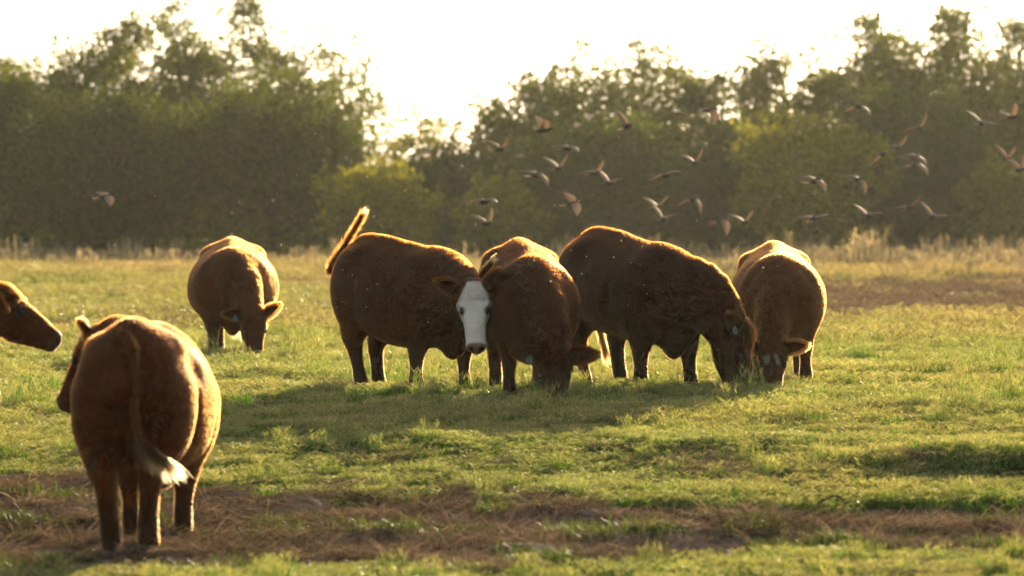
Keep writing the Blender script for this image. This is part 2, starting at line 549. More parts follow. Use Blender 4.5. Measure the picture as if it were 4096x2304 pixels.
def tubes(paths, sides=6):
    V, Q, o = [], [], 0
    for P, r0, r1 in paths:
        P = np.asarray(P); n = len(P); tg = unit(np.gradient(P, axis=0))
        rr = np.linspace(r0, r1, n)
        for i in range(n):
            a = unit(np.cross(tg[i], [.31, .9, .17])); b = np.cross(tg[i], a)
            for k in range(sides):
                t = k * math.tau / sides
                V.append(P[i] + (a * math.cos(t) + b * math.sin(t)) * rr[i])
        for i in range(n - 1):
            for k in range(sides):
                j = (k + 1) % sides
                Q.append((o + i * sides + k, o + i * sides + j, o + (i + 1) * sides + j, o + (i + 1) * sides + k))
        o += n * sides
    return np.array(V), np.array(Q)


def leaf_faces(rng, C, size, col0, col1):
    """leaf shaped rhombs, folded along the midrib, one at each centre"""
    n = len(C)
    d = unit(rng.normal(0, 1, (n, 3)) + np.array([0, 0, -.25])); s = unit(np.cross(d, rng.normal(0, 1, (n, 3)))); u = np.cross(d, s)
    L_ = (size * (.6 + .8 * rng.random(n)))[:, None]
    V = np.stack([C - d * L_ * .5, C + s * L_ * .30 + u * L_ * .08, C + d * L_ * .5, C - s * L_ * .30 + u * L_ * .08], 1).reshape(-1, 3)
    o = (np.arange(n) * 4)[:, None]
    T = np.concatenate([o + [0, 1, 2], o + [0, 2, 3]])
    c = np.array(col0) + (np.array(col1) - np.array(col0)) * rng.random((n, 1))
    return V, T, np.repeat(c * (.7 + .6 * rng.random((n, 1))), 4, 0)


def tree(name, label, px, d, top_px, width_px, nleaf, dense=.5, leaf=.17, col=((.040, .055, .014), (.085, .10, .026)), crown0=.12, nblob=125, seed=0, twigs=0, group='trees along the far edge of the field'):
    rng = np.random.default_rng(500 + seed)
    s = F_PX / d
    X = (px - 512) / s
    z0 = ground_at(X, d)
    Ht = CAM_H + (236 - top_px) / s - z0
    Wd = width_px / s * .5
    root = empty(name, (X, d, z0))
    tag(root, label, 'tree', group)
    cz0 = Ht * crown0
    # clumps spread over a dome, uneven outline
    bl = []
    cz = Ht * .50; rz = Ht - cz
    for i in range(nblob):
        v = rng.normal(0, 1, 3); v /= np.linalg.norm(v)
        q = (.55 + .45 * rng.random()) if rng.random() < .75 else rng.random() * .6
        q *= .86 + .26 * vnoise(np.array(v[0] * 2.3 + seed * 7.7), np.array(v[2] * 2.3 + v[1]), seed)
        r = Wd * (.10 + .13 * rng.random()) * (1.25 if dense > .6 else 1.0)
        x_, y_, z_ = v[0] * Wd * q, v[1] * Wd * q, cz + v[2] * (rz if v[2] > 0 else cz - cz0) * q
        if abs(z_ - cz) < Ht * .3: x_ *= 1.12; y_ *= 1.12
        bl.append((x_, y_, min(z_, Ht - r * .9), r))
    # a few leaders reach the top
    for k in range(4):
        r = Wd * (.09 + .05 * rng.random())
        bl.append((rng.normal() * Wd * .22, rng.normal() * Wd * .2, Ht - r * (.9 + 2.2 * k), r * (1 + .25 * k)))
    bl = np.array(bl)
    paths = []
    lean = rng.normal(0, .12, 2)
    tp = [np.array([lean[0] * k * .15 * Ht, lean[1] * k * .15 * Ht, Ht * k / 6 * .82 - .15]) + (rng.normal(0, .03 * Ht / 6, 3) if k else 0) for k in range(7)]
    paths.append((tp, .022 * Ht + .03, .02))
    for b in bl[rng.permutation(len(bl))[:18]]:
        k = int(np.clip(b[2] / Ht * 6 / .82 * .62, 1, 5))
        st = tp[k]; e = b[:3]
        mid = (st + e) / 2 + np.array([0, 0, -.06 * Ht * rng.random()]) + rng.normal(0, .08 * Wd, 3)
        paths.append((catmull([st, mid, e], 5), .010 * Ht * (1 - .5 * b[2] / Ht) + .012, .010))
    C = []
    wts = bl[:, 3] ** 2 * (.6 + .8 * rng.random(len(bl))); wts /= wts.sum()
    which = rng.choice(len(bl), nleaf, p=wts)
    dirs = unit(rng.normal(0, 1, (nleaf, 3)))
    rad = rng.random(nleaf) ** (.5 if dense > .6 else .75)
    # leaves hang in small sprays inside each clump
    spray = unit(rng.normal(0, 1, (len(bl), 14, 3))) * (rng.random((len(bl), 14, 1)) ** .4)
    sp = spray[which, rng.integers(0, 14, nleaf)]
    off = np.where(rng.random((nleaf, 1)) < dense, rng.normal(0, .55, (nleaf, 3)), sp * 1.15 + rng.normal(0, .16, (nleaf, 3)))
    C = bl[which, :3] + off * bl[which, 3][:, None] * np.array([1.15, 1.15, .95])
    # looser leaves between the clumps
    nl2 = int(nleaf * (.45 if dense > .6 else .22))
    v2 = unit(rng.normal(0, 1, (nl2, 3))) * (rng.random((nl2, 1)) ** .45) * .93
    C = np.concatenate([C, np.stack([v2[:, 0] * Wd, v2[:, 1] * Wd, cz + v2[:, 2] * np.where(v2[:, 2] > 0, rz, cz - cz0)], 1)])
    if twigs:
        tw_paths, tw_c = [], []
        for k in range(twigs):
            b = bl[rng.integers(len(bl))]
            e = b[:3] + np.array([rng.normal() * Wd * .5, rng.normal() * Wd * .3, abs(rng.normal()) * Ht * .12])
            e[2] = min(e[2], Ht)
            m_ = (b[:3] + e) / 2 + rng.normal(0, .15, 3)
            tw_paths.append((catmull([b[:3], m_, e], 5), .016, .005))
            m2 = int(6 + 22 * rng.random())
            tt = rng.random(m2) ** .5
            pp = b[:3] + (e - b[:3]) * tt[:, None] + rng.normal(0, .16, (m2, 3))
            tw_c.append(pp)
        paths += tw_paths; C = np.concatenate([C] + tw_c)
    V, T, K = leaf_faces(rng, C, leaf, *col)
    me = quick_mesh('crown', V, T=T)
    ca = me.color_attributes.new('col', 'FLOAT_COLOR', 'POINT')
    ca.data.foreach_set('color', np.concatenate([K, np.ones((len(K), 1))], 1).astype(np.float32).ravel())
    me.materials.append(M_LEAF)
    tv, tq = tubes(paths)
    tm = quick_mesh('trunk', tv, tq); tm.materials.append(M_BARK)
    link('trunk', tm, root)
    link('crown', me, root)
    return root


def ground_at(x, y): return float(ground_z(np.array([x]), np.array([y]))[0])


DARK = ((.060, .080, .026), (.115, .135, .044)); MID = ((.090, .115, .030), (.185, .195, .052)); SUNLIT_GOLD = ((.17, .18, .032), (.36, .32, .060))  # gold set: yellow leaves, brightened in colour for the sun on those bushes
TREES = [
    (-105, 157, 54, 187, 10080, .55, .20, MID, 'green tree just beyond the left edge of the picture', 0, .1),
    (-12, 157, 56, 162, 11200, .45, .19, MID, 'green tree cut by the left edge of the picture', 10, .1),
    (62, 166, 28, 187, 13440, .5, .19, MID, 'green tree with ragged top rising above the near cow', 10, .1),
    (150, 168, -2, 187, 14000, .45, .19, MID, 'tall peaked tree, second highest of the left wood', 14, .15),
    (238, 169, -10, 175, 13440, .38, .18, MID, 'highest tree of the left wood, with an open twiggy top', 22, .15),
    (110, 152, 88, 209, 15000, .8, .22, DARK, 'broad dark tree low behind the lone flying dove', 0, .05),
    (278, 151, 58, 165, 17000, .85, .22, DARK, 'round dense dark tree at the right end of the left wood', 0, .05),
    (338, 172, 8, 150, 3600, .25, .17, MID, 'wispy sparse tree with bare twigs against the sky', 60, .2),
    (372, 146, 158, 120, 7500, .22, .19, SUNLIT_GOLD, 'golden green bush tree above the raised tail', 6, .03),
    (424, 167, 104, 105, 3600, .22, .18, SUNLIT_GOLD, 'thin sunlit sapling tree under the open sky', 26, .1),
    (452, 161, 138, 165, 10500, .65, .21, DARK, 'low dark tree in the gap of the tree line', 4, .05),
    (516, 166, 74, 150, 6720, .25, .18, MID, 'airy tree with see-through crown above the left end of the flock', 22, .12),
    (496, 149, 172, 90, 4500, .22, .19, SUNLIT_GOLD, 'small golden bush tree above the white-faced cow', 4, .03),
    (566, 169, 40, 162, 8400, .32, .18, MID, 'loose-crowned tree above the middle of the flock', 22, .12),
    (640, 168, 34, 175, 10640, .38, .18, MID, 'tallest tree between the sky gap and the forward golden tree', 20, .1),
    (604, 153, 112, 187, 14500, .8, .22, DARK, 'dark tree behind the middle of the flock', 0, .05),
    (704, 164, 70, 137, 8960, .45, .19, MID, 'narrow tree left of the bright gap in the wood', 10, .1),
    (778, 168, 32, 162, 10640, .38, .19, MID, 'open tree with two pointed tops right of the gap', 18, .12),
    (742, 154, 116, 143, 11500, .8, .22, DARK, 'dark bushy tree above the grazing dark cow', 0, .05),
    (806, 147, 104, 150, 10000, .22, .20, SUNLIT_GOLD, 'sunlit yellow-green tree standing forward of the wood', 4, .04),
    (872, 165, 10, 175, 14560, .5, .19, MID, 'dense leafy tree left of the tallest right-hand tree', 12, .1),
    (955, 163, -14, 212, 16800, .5, .19, MID, 'tallest tree of the right-hand wood, top near the frame', 14, .1),
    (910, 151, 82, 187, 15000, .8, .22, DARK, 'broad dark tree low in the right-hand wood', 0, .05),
    (1040, 158, 46, 175, 11760, .55, .20, MID, 'green tree at the right edge of the picture', 8, .08),
    (1015, 148, 150, 110, 7000, .22, .20, SUNLIT_GOLD, 'yellow-green bush tree by the right edge of the picture', 4, .03),
    (1135, 158, 34, 187, 10080, .55, .20, MID, 'green tree just beyond the right edge of the picture', 0, .1),
]
for i, (px, d, top, w, nl, dn, lf, colr, lab, tw, c0) in enumerate(TREES):
    tree('tree', lab, px, d, top, w, int(nl * (1.25 if colr is DARK else 1.3 if colr is SUNLIT_GOLD else 1.9)), dn, lf * (.82 if colr is DARK else .92), colr, c0, seed=i, twigs=tw)

# undergrowth that closes the foot of the wood
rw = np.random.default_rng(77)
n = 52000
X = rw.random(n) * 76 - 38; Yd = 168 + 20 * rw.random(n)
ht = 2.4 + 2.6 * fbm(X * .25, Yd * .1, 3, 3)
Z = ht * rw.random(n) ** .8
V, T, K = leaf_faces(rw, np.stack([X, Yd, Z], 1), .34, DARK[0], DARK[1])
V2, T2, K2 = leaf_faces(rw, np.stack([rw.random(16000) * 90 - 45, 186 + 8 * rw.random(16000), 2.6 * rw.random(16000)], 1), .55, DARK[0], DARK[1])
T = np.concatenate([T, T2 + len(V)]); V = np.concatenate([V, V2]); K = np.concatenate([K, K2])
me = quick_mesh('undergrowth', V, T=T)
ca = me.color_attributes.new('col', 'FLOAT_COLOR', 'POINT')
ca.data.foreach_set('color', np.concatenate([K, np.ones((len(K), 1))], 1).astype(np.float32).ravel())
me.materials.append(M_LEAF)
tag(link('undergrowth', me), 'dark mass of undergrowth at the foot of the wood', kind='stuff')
# ------------------------------------------------------------------ haze in the evening air
hm, hnt, hout = new_mat('evening_haze')
pv = hnt.nodes.new('ShaderNodeVolumePrincipled')
pv.inputs['Color'].default_value = (1.0, .96, .84, 1)
pv.inputs['Density'].default_value = HAZE
pv.inputs['Anisotropy'].default_value = .6
hnt.links.new(pv.outputs[0], hout.inputs['Volume'])
a, b = (-180, -60, -2.0), (180, 310, 13.5)
hv = [(x, y, z) for x in (a[0], b[0]) for y in (a[1], b[1]) for z in (a[2], b[2])]
hf = [(0, 1, 3, 2), (4, 6, 7, 5), (0, 4, 5, 1), (2, 3, 7, 6), (0, 2, 6, 4), (1, 5, 7, 3)]
ho = mesh_obj('haze', hv, hf, hm, smooth=False)
tag(ho, 'thin evening haze over the pasture', kind='stuff')
# ------------------------------------------------------------------ cattle
def mat_body():
    m, nt, out = new_mat('cow_hide')
    N, L = nt.nodes, nt.links
    at = N.new('ShaderNodeAttribute'); at.attribute_name = 'coat'
    tc = N.new('ShaderNodeTexCoord')
    no = N.new('ShaderNodeTexNoise'); no.inputs['Scale'].default_value = 9.0; no.inputs['Detail'].default_value = 5.0
    L.new(tc.outputs['Object'], no.inputs['Vector'])
    mr = N.new('ShaderNodeMapRange'); mr.inputs[3].default_value = 0.65; mr.inputs[4].default_value = 1.3
    L.new(no.outputs[0], mr.inputs[0])
    mx = N.new('ShaderNodeMix'); mx.data_type = 'RGBA'; mx.blend_type = 'MULTIPLY'; mx.inputs[0].default_value = 1.0
    L.new(at.outputs['Color'], mx.inputs[6]); L.new(mr.outputs[0], mx.inputs[7])
    b = N.new('ShaderNodeBsdfPrincipled')
    L.new(mx.outputs[2], b.inputs['Base Color'])
    b.inputs['Roughness'].default_value = 0.6
    b.inputs['Specular IOR Level'].default_value = 0.12
    L.new(b.outputs[0], out.inputs[0])
    return m


def mat_fur(name, color=None, rough=0.35):
    m, nt, out = new_mat(name)
    N, L = nt.nodes, nt.links
    h = N.new('ShaderNodeBsdfHairPrincipled')
    h.model = 'CHIANG'
    h.parametrization = 'COLOR'
    if color is None:
        at = N.new('ShaderNodeAttribute'); at.attribute_name = 'coat'
        L.new(at.outputs['Color'], h.inputs['Color'])
    else:
        h.inputs['Color'].default_value = (*color, 1)
    h.inputs['Roughness'].default_value = rough
    h.inputs['IOR'].default_value = 1.14
    h.inputs['Radial Roughness'].default_value = 0.45
    h.inputs['Random Roughness'].default_value = 0.2
    L.new(h.outputs[0], out.inputs[0])
    return m


def mat_plain(name, color, rough=0.5, spec=0.4, trans=0.0):
    m, nt, out = new_mat(name)
    N, L = nt.nodes, nt.links
    tc = N.new('ShaderNodeTexCoord')
    no = N.new('ShaderNodeTexNoise'); no.inputs['Scale'].default_value = 30.0; no.inputs['Detail'].default_value = 3.0
    L.new(tc.outputs['Object'], no.inputs['Vector'])
    mx = N.new('ShaderNodeMix'); mx.data_type = 'RGBA'
    L.new(no.outputs[0], mx.inputs[0])
    mx.inputs[6].default_value = (*[c * 0.7 for c in color], 1); mx.inputs[7].default_value = (*[min(1, c * 1.25) for c in color], 1)
    b = N.new('ShaderNodeBsdfPrincipled')
    L.new(mx.outputs[2], b.inputs['Base Color'])
    b.inputs['Roughness'].default_value = rough
    b.inputs['Specular IOR Level'].default_value = spec
    if trans > 0:
        t = N.new('ShaderNodeBsdfTranslucent'); L.new(mx.outputs[2], t.inputs[0])
        ms = N.new('ShaderNodeMixShader'); ms.inputs[0].default_value = trans
        L.new(b.outputs[0], ms.inputs[1]); L.new(t.outputs[0], ms.inputs[2]); L.new(ms.outputs[0], out.inputs[0])
    else:
        L.new(b.outputs[0], out.inputs[0])
    return m


M_HIDE = mat_body()
M_FUR = mat_fur('cow_fur')
M_EYE = mat_plain('cow_eye', (0.01, 0.006, 0.004), 0.12, 0.6)
M_HOOF = mat_plain('cow_hoof', (0.05, 0.04, 0.03), 0.5)
M_TAG = mat_plain('ear_tag_plastic', (0.11, 0.18, 0.17), 0.5, 0.3, 0.2)


class Field:
    """signed distance field on a regular grid; the zero level is turned into one closed mesh"""
    def __init__(s, lo, hi, h):
        s.h = h
        s.ax = [np.arange(lo[i], hi[i] + h, h) for i in range(3)]
        s.D = np.full([len(a) for a in s.ax], 1.0, dtype=np.float32)

    def region(s, lo, hi):
        sl = []
        for i in range(3):
            a = int(np.searchsorted(s.ax[i], lo[i])); b = int(np.searchsorted(s.ax[i], hi[i]))
            if b - a < 1: return None
            sl.append(slice(a, b))
        return tuple(sl)

    def coords(s, sl):
        return (s.ax[0][sl[0]][:, None, None].astype(np.float32), s.ax[1][sl[1]][None, :, None].astype(np.float32),
                s.ax[2][sl[2]][None, None, :].astype(np.float32))

    def join(s, f, sl, k):
        a = s.D[sl]
        h = np.maximum(k - np.abs(a - f), 0) / k
        s.D[sl] = np.minimum(a, f) - h * h * k * 0.25

    def cut(s, f, sl, k):
        a = s.D[sl]; b = -f
        h = np.maximum(k - np.abs(a - b), 0) / k
        s.D[sl] = np.maximum(a, b) + h * h * k * 0.25

    def ellipsoid(s, c, r, k=0.05, frame=None, cut=False):
        c = np.asarray(c, float); r = np.asarray(r, float)
        pad = r.max() + k + 0.05
        sl = s.region(c - pad, c + pad)
        if sl is None: return
        X, Y, Z = s.coords(sl)
        x, y, z = X - c[0], Y - c[1], Z - c[2]
        if frame is not None:
            F = np.asarray(frame)
            x, y, z = (F[0][0] * x + F[0][1] * y + F[0][2] * z, F[1][0] * x + F[1][1] * y + F[1][2] * z, F[2][0] * x + F[2][1] * y + F[2][2] * z)
        k0 = np.sqrt((x / r[0]) ** 2 + (y / r[1]) ** 2 + (z / r[2]) ** 2) + 1e-6
        k1 = np.sqrt((x / r[0] ** 2) ** 2 + (y / r[1] ** 2) ** 2 + (z / r[2] ** 2) ** 2) + 1e-6
        f = k0 * (k0 - 1) / k1
        (s.cut if cut else s.join)(f, sl, k)

    def chain(s, P, rl, ru, lat, k=0.05, n=10):
        """swept ellipse: half-widths rl along lat, ru across it"""
        P = catmull(P, n); rl = catmull(rl, n)[:, 0]; ru = catmull(ru, n)[:, 0]
        lat = np.asarray(lat, float)
        Ls = catmull(lat, n) if lat.ndim == 2 else np.repeat(lat[None], n, 0)
        rm = max(rl.max(), ru.max()); pad = rm + k + 0.05
        big = s.region(P.min(0) - pad, P.max(0) + pad)
        if big is None: return
        T = np.full(s.D[big].shape, 1.0, dtype=np.float32)
        for i in range(n - 1):
            a, b = P[i], P[i + 1]
            ab = b - a; L2 = ab @ ab
            if L2 < 1e-9: continue
            A = ab / math.sqrt(L2)
            l = Ls[i] - (Ls[i] @ A) * A; l /= np.linalg.norm(l) + 1e-9
            u = np.cross(A, l)
            p2 = max(rl[i], ru[i], rl[i + 1], ru[i + 1]) + k + 0.05
            sl = s.region(np.minimum(a, b) - p2, np.maximum(a, b) + p2)
            if sl is None: continue
            X, Y, Z = s.coords(sl)
            x, y, z = X - a[0], Y - a[1], Z - a[2]
            t = (x * A[0] + y * A[1] + z * A[2])
            tt = np.clip(t / math.sqrt(L2), 0, 1)
            ql = (x * l[0] + y * l[1] + z * l[2]); qu = (x * u[0] + y * u[1] + z * u[2])
            qa = t - tt * math.sqrt(L2)
            r1 = rl[i] + (rl[i + 1] - rl[i]) * tt; r2 = ru[i] + (ru[i + 1] - ru[i]) * tt
            mn = np.minimum(r1, r2)
            f = (np.sqrt((ql / r1) ** 2 + (qu / r2) ** 2 + (qa / mn) ** 2) - 1) * mn
            o = tuple(slice(c.start - g.start, c.stop - g.start) for c, g in zip(sl, big))
            T[o] = np.minimum(T[o], f)
        s.join(T, big, k)

    def soften(s, r):
        for _ in range(2):
            for ax in range(3):
                D = np.moveaxis(s.D, ax, 0)
                c = np.cumsum(np.concatenate([np.repeat(D[:1], r + 1, 0), D, np.repeat(D[-1:], r, 0)]), axis=0, dtype=np.float64)
                s.D = np.ascontiguousarray(np.moveaxis(((c[2 * r + 1:] - c[:-2 * r - 1]) / (2 * r + 1)).astype(np.float32), 0, ax))

    def mesh(s):
        D = s.D; h = s.h
        inside = D < 0
        c = [inside[i:D.shape[0] - 1 + i, j:D.shape[1] - 1 + j, l:D.shape[2] - 1 + l] for i in (0, 1) for j in (0, 1) for l in (0, 1)]
        cnt = sum(x.astype(np.int8) for x in c)
        act = (cnt > 0) & (cnt < 8)
        idx = np.argwhere(act)
        vid = np.full(act.shape, -1, dtype=np.int64)
        vid[act] = np.arange(len(idx))
        corners = [(i, j, l) for i in (0, 1) for j in (0, 1) for l in (0, 1)]
        val = np.stack([D[idx[:, 0] + i, idx[:, 1] + j, idx[:, 2] + l] for i, j, l in corners], 1)
        acc = np.zeros((len(idx), 3)); num = np.zeros(len(idx))
        for a in range(8):
            for b in range(a + 1, 8):
                ca, cb = np.array(corners[a]), np.array(corners[b])
                if abs(ca - cb).sum() != 1: continue
                va, vb = val[:, a], val[:, b]
                m = (va < 0) != (vb < 0)
                t = np.where(m, va / np.where(m, va - vb, 1), 0)
                acc += np.where(m[:, None], ca + t[:, None] * (cb - ca), 0); num += m
        V = idx + acc / num[:, None]
        V = np.stack([s.ax[i][0] + V[:, i] * h for i in range(3)], 1)
        quads = []
        for axis in range(3):
            n = [D.shape[0], D.shape[1], D.shape[2]]
            s0 = [slice(1, -1)] * 3; s1 = [slice(1, -1)] * 3
            s0[axis] = slice(0, -1); s1[axis] = slice(1, None)
            a = inside[tuple(s0)]; b = inside[tuple(s1)]
            e = np.argwhere(a != b)
            fl = a[tuple(e.T)]
            off = np.ones(3, dtype=int); off[axis] = 0
            e = e + off
            u, v = (axis + 1) % 3, (axis + 2) % 3
            du = np.zeros(3, int); du[u] = 1
            dv = np.zeros(3, int); dv[v] = 1
            q = np.stack([vid[tuple((e - du - dv).T)], vid[tuple((e - dv).T)], vid[tuple(e.T)], vid[tuple((e - du).T)]], 1)
            q[~fl] = q[~fl][:, ::-1]
            quads.append(q)
        return V, np.concatenate(quads)


TORSO_X = [-0.90, -0.86, -0.78, -0.66, -0.52, -0.25, 0.05, 0.30, 0.50, 0.66, 0.78, 0.86]
TORSO_T = [1.15, 1.20, 1.315, 1.368, 1.375, 1.345, 1.325, 1.31, 1.295, 1.24, 1.16, 1.07]
TORSO_B = [0.87, 0.85, 0.70, 0.60, 0.54, 0.475, 0.44, 0.425, 0.415, 0.43, 0.54, 0.70]
TORSO_W = [0.15, 0.205, 0.275, 0.335, 0.375, 0.43, 0.455, 0.44, 0.38, 0.31, 0.23, 0.11]


def build_cow(name, label, group, loc, heading, scale, poll, hdir, face, neck_mid=None, legs=None, girth=1.0, belly=0.0, drop=0.0,
              tail=None, switch_len=0.28, switch_col=(0.17, 0.065, 0.02), tail_k=1.0, tail_fur=1.0, coat=(0.052, 0.0112, 0.0014), paint=None, ears=((0.9, 0.1, 0.1), (0.9, 0.1, 0.1)),
              tagged=None, tag_col=None, seed=0, hairs=46000, head_k=1.0, vox=0.0135, ear_fur=1.0):
    """poll, hdir, face, neck_mid and tail are in world space; they are turned into the cow's own frame"""
    rng = np.random.default_rng(100 + seed)
    root = empty(name, loc, heading, scale)
    tag(root, label, 'cow', group)
    cs, sn = math.cos(heading), math.sin(heading)
    def loc_p(p):
        d = np.asarray(p, float) - np.asarray(loc, float)
        return np.array([cs * d[0] + sn * d[1], -sn * d[0] + cs * d[1], d[2]]) / scale
    def loc_v(v):
        return unit([cs * v[0] + sn * v[1], -sn * v[0] + cs * v[1], v[2]])
    P = loc_p(poll)
    h = loc_v(hdir); u = loc_v(face); u = unit(u - (u @ h) * h); l = np.cross(u, h)      # l points to the animal's left
    HK = head_k
    def H(a, b, c): return P + (h * a + l * b + u * c) * HK
    pts = [P, H(.5, 0, 0)] + ([loc_p(neck_mid)] if neck_mid is not None else [])
    mn = np.min(pts, 0) - .3; mx = np.max(pts, 0) + .3
    lo = np.minimum(mn, [-1.05, -.62, -.06]); hi = np.maximum(mx, [0.95, .62, 1.52])
    F = Field(lo, hi, vox)
    # trunk
    sl = F.region([-1.05, -.62, .3], [1.0, .62, 1.52])
    X, Y, Z = F.coords(sl)
    n = 160
    xs = np.linspace(-.90, .86, n)
    def prof(v): return np.interp(xs, catmull(TORSO_X, 240)[:, 0], catmull(v, 240)[:, 0])
    T, B, Wd = prof(TORSO_T), prof(TORSO_B), prof(TORSO_W) * girth
    T = T - drop * sstep(-.45, .5, xs)
    B = B - belly * np.exp(-((xs - .0) / .45) ** 2)
    xc = np.clip(X[:, 0, 0], -.90, .86)
    t_, b_, w_ = [np.interp(xc, xs, q).astype(np.float32)[:, None, None] for q in (T, B, Wd)]
    zc = b_ + .46 * (t_ - b_)
    hh = np.where(Z > zc, t_ - zc, zc - b_)
    ex = np.where(Z > zc, 2.0, 2.3)
    over = (X - xc[:, None, None]) / .10
    r = ((np.abs(Y) / w_) ** ex + (np.abs(Z - zc) / hh) ** ex + np.abs(over) ** ex) ** (1 / ex)
    f = (r - 1) * np.minimum(w_, hh)
    F.join(f.astype(np.float32), sl, .02)
    lat = np.array([0, 1.0, 0])
    # spine, hip hooks, pins
    F.chain([(-.72, 0, 1.335), (-.45, 0, 1.335), (0, 0, 1.292 - drop * .5), (.38, 0, 1.275 - drop * .95), (.58, 0, 1.21 - drop)], [.05] * 5, [.045] * 5, lat, .09, 8)
    for s in (1, -1):
        F.ellipsoid((-.47, s * .24 * girth, 1.205), (.09, .075, .05), .13)
        F.ellipsoid((-.82, s * .11, 1.16), (.06, .05, .06), .09)
        # thigh, flank and shoulder masses
        F.ellipsoid((-.65, s * .20 * girth, .90), (.235, .155, .34), .09)
        F.ellipsoid((-.51, s * .245 * girth, .78), (.18, .135, .25), .06)
        F.ellipsoid((.46, s * .245 * girth, .83), (.17, .14, .28), .08)
        F.ellipsoid((.60, s * .20 * girth, .80), (.15, .13, .20), .07)
    F.chain([(.58, 0, .64), (.68, 0, .50), (.63, 0, .36)], [.15, .12, .07], [.17, .14, .08], lat, .13, 6)      # brisket
    # legs: fl, fr, hl, hr offsets of the foot
    lg = dict(fl=(0, 0), fr=(0, 0), hl=(0, 0), hr=(0, 0)); lg.update(legs or {})
    feet = []
    for key, s in (('fl', 1), ('fr', -1)):
        dx, dy = lg[key]
        J = [(.47, s * .235, .86), (.43 + dx * .25, s * .235 + dy * .25, .66), (.455 + dx * .6, s * .215 + dy * .6, .41), (.46 + dx * .85, s * .21 + dy * .85, .22), (.465 + dx * .95, s * .21 + dy * .95, .10), (.50 + dx, s * .21 + dy, .03)]
        F.chain(J, [.145, .13, .080, .053, .060, .060], [.195, .175, .095, .057, .064, .066], lat, .07, 13)
        feet.append((J[-1], key))
    for key, s in (('hl', 1), ('hr', -1)):
        dx, dy = lg[key]
        J = [(-.56, s * .22, .92), (-.55 + dx * .2, s * .225 + dy * .2, .72), (-.70 + dx * .55, s * .215 + dy * .55, .50), (-.735 + dx * .8, s * .205 + dy * .8, .40), (-.70 + dx * .9, s * .20 + dy * .9, .22), (-.675 + dx, s * .20 + dy, .10), (-.64 + dx, s * .20 + dy, .03)]
        F.chain(J, [.155, .145, .096, .068, .054, .060, .060], [.235, .215, .13, .088, .058, .064, .066], lat, .07, 14)
        feet.append((J[-1], key))
    # neck
    Nb = np.array([.40, 0, .99 - drop * .8])
    Ne = H(.045, 0, -.085)
    Nm = loc_p(neck_mid) if neck_mid is not None else (np.array([.62, 0, 1.0]) * .5 + Ne * .5)
    lat_n = np.array([lat, unit(lat * .6 + l * .4), l])
    F.chain([Nb, Nm, Ne], [.26 * girth, .18, .115 * HK], [.31, .27, .15 * HK], lat_n, .12, 12)
    F.chain([(-.68, 0, 1.325), (-.80, 0, 1.30), (-.885, 0, 1.20), (-.90, 0, 1.08)], [.045, .042, .036, .02], [.04, .042, .036, .02], lat, .06, 7)
    F.soften(1)
    for s in (1, -1):       # hollow of the flank, fold before the thigh, edge of the shoulder blade
        F.ellipsoid((-.28, s * .425 * girth, 1.13), (.14, .05, .085), .12, cut=True)
        F.ellipsoid((-.33, s * .475 * girth, .76), (.035, .06, .20), .07, cut=True)
        F.ellipsoid((.27, s * .50 * girth, .82), (.030, .06, .22), .08, cut=True)
        F.ellipsoid((-.78 + lg['hl' if s > 0 else 'hr'][0] * .7, s * .21 + lg['hl' if s > 0 else 'hr'][1] * .7, .47), (.035, .036, .06), .05)
        F.ellipsoid((.475 + lg['fl' if s > 0 else 'fr'][0] * .6, s * .215 + lg['fl' if s > 0 else 'fr'][1] * .6, .40), (.045, .06, .07), .04)
    # head
    hk = HK
    fr_head = np.array([h, l, u])
    def HC(pts, rl, ru, k, n=6): F.chain([H(*p) for p in pts], [x * hk for x in rl], [x * hk for x in ru], l, k, n)
    HC([(.02, 0, -.035), (.10, 0, -.045), (.20, 0, -.055), (.32, 0, -.06), (.43, 0, -.068)], [.098, .113, .107, .086, .073], [.075, .085, .088, .078, .062], .05, 9)
    HC([(.06, 0, -.17), (.19, 0, -.175), (.31, 0, -.15), (.44, 0, -.115)], [.082, .078, .056, .050], [.085, .070, .052, .038], .045, 7)
    for s in (1, -1):
        F.ellipsoid(H(.12, s * .066, -.125), np.array([.10, .044, .085]) * hk, .04, fr_head)
        F.ellipsoid(H(.135, s * .086, -.006), np.array([.050, .030, .026]) * hk, .035, fr_head)
        F.ellipsoid(H(.01, s * .105, -.04), np.array([.035, .045, .035]) * hk, .04, fr_head)
    F.ellipsoid(H(-.015, 0, -.01), np.array([.055, .075, .05]) * hk, .05, fr_head)
    F.ellipsoid(H(.445, 0, -.068), np.array([.052, .078, .062]) * hk, .03, fr_head)
    F.ellipsoid(H(.455, 0, -.125), np.array([.038, .050, .026]) * hk, .012, fr_head)
    for s in (1, -1):
        F.ellipsoid(H(.490, s * .046, -.042), np.array([.026, .019, .024]) * hk, .012, fr_head, cut=True)
        F.ellipsoid(H(.180, s * .112, -.014), np.array([.028, .022, .020]) * hk, .015, fr_head, cut=True)
        F.ellipsoid(H(.30, s * .112, -.055), np.array([.07, .022, .035]) * hk, .04, fr_head, cut=True)
    V, Q = F.mesh()
    me = quick_mesh('body', V, Q)
    # muscle, ribs and loose skin of the neck as shallow relief
    nb0 = np.empty(len(V) * 3, dtype=np.float32); me.vertices.foreach_get('normal', nb0); nb0 = nb0.reshape(-1, 3)
    rel = waves3(V, 3.2, seed) * .008 + waves3(V, 9.0, seed + 1) * .003
    ax_ = unit(Ne - Nb); tn = (V - Nb) @ ax_ / np.linalg.norm(Ne - Nb)
    rel += .0032 * np.sin(tn * 34 + 3 * np.sin(V[:, 1] * 7)) * sstep(.25, .45, tn) * sstep(1.0, .85, tn)
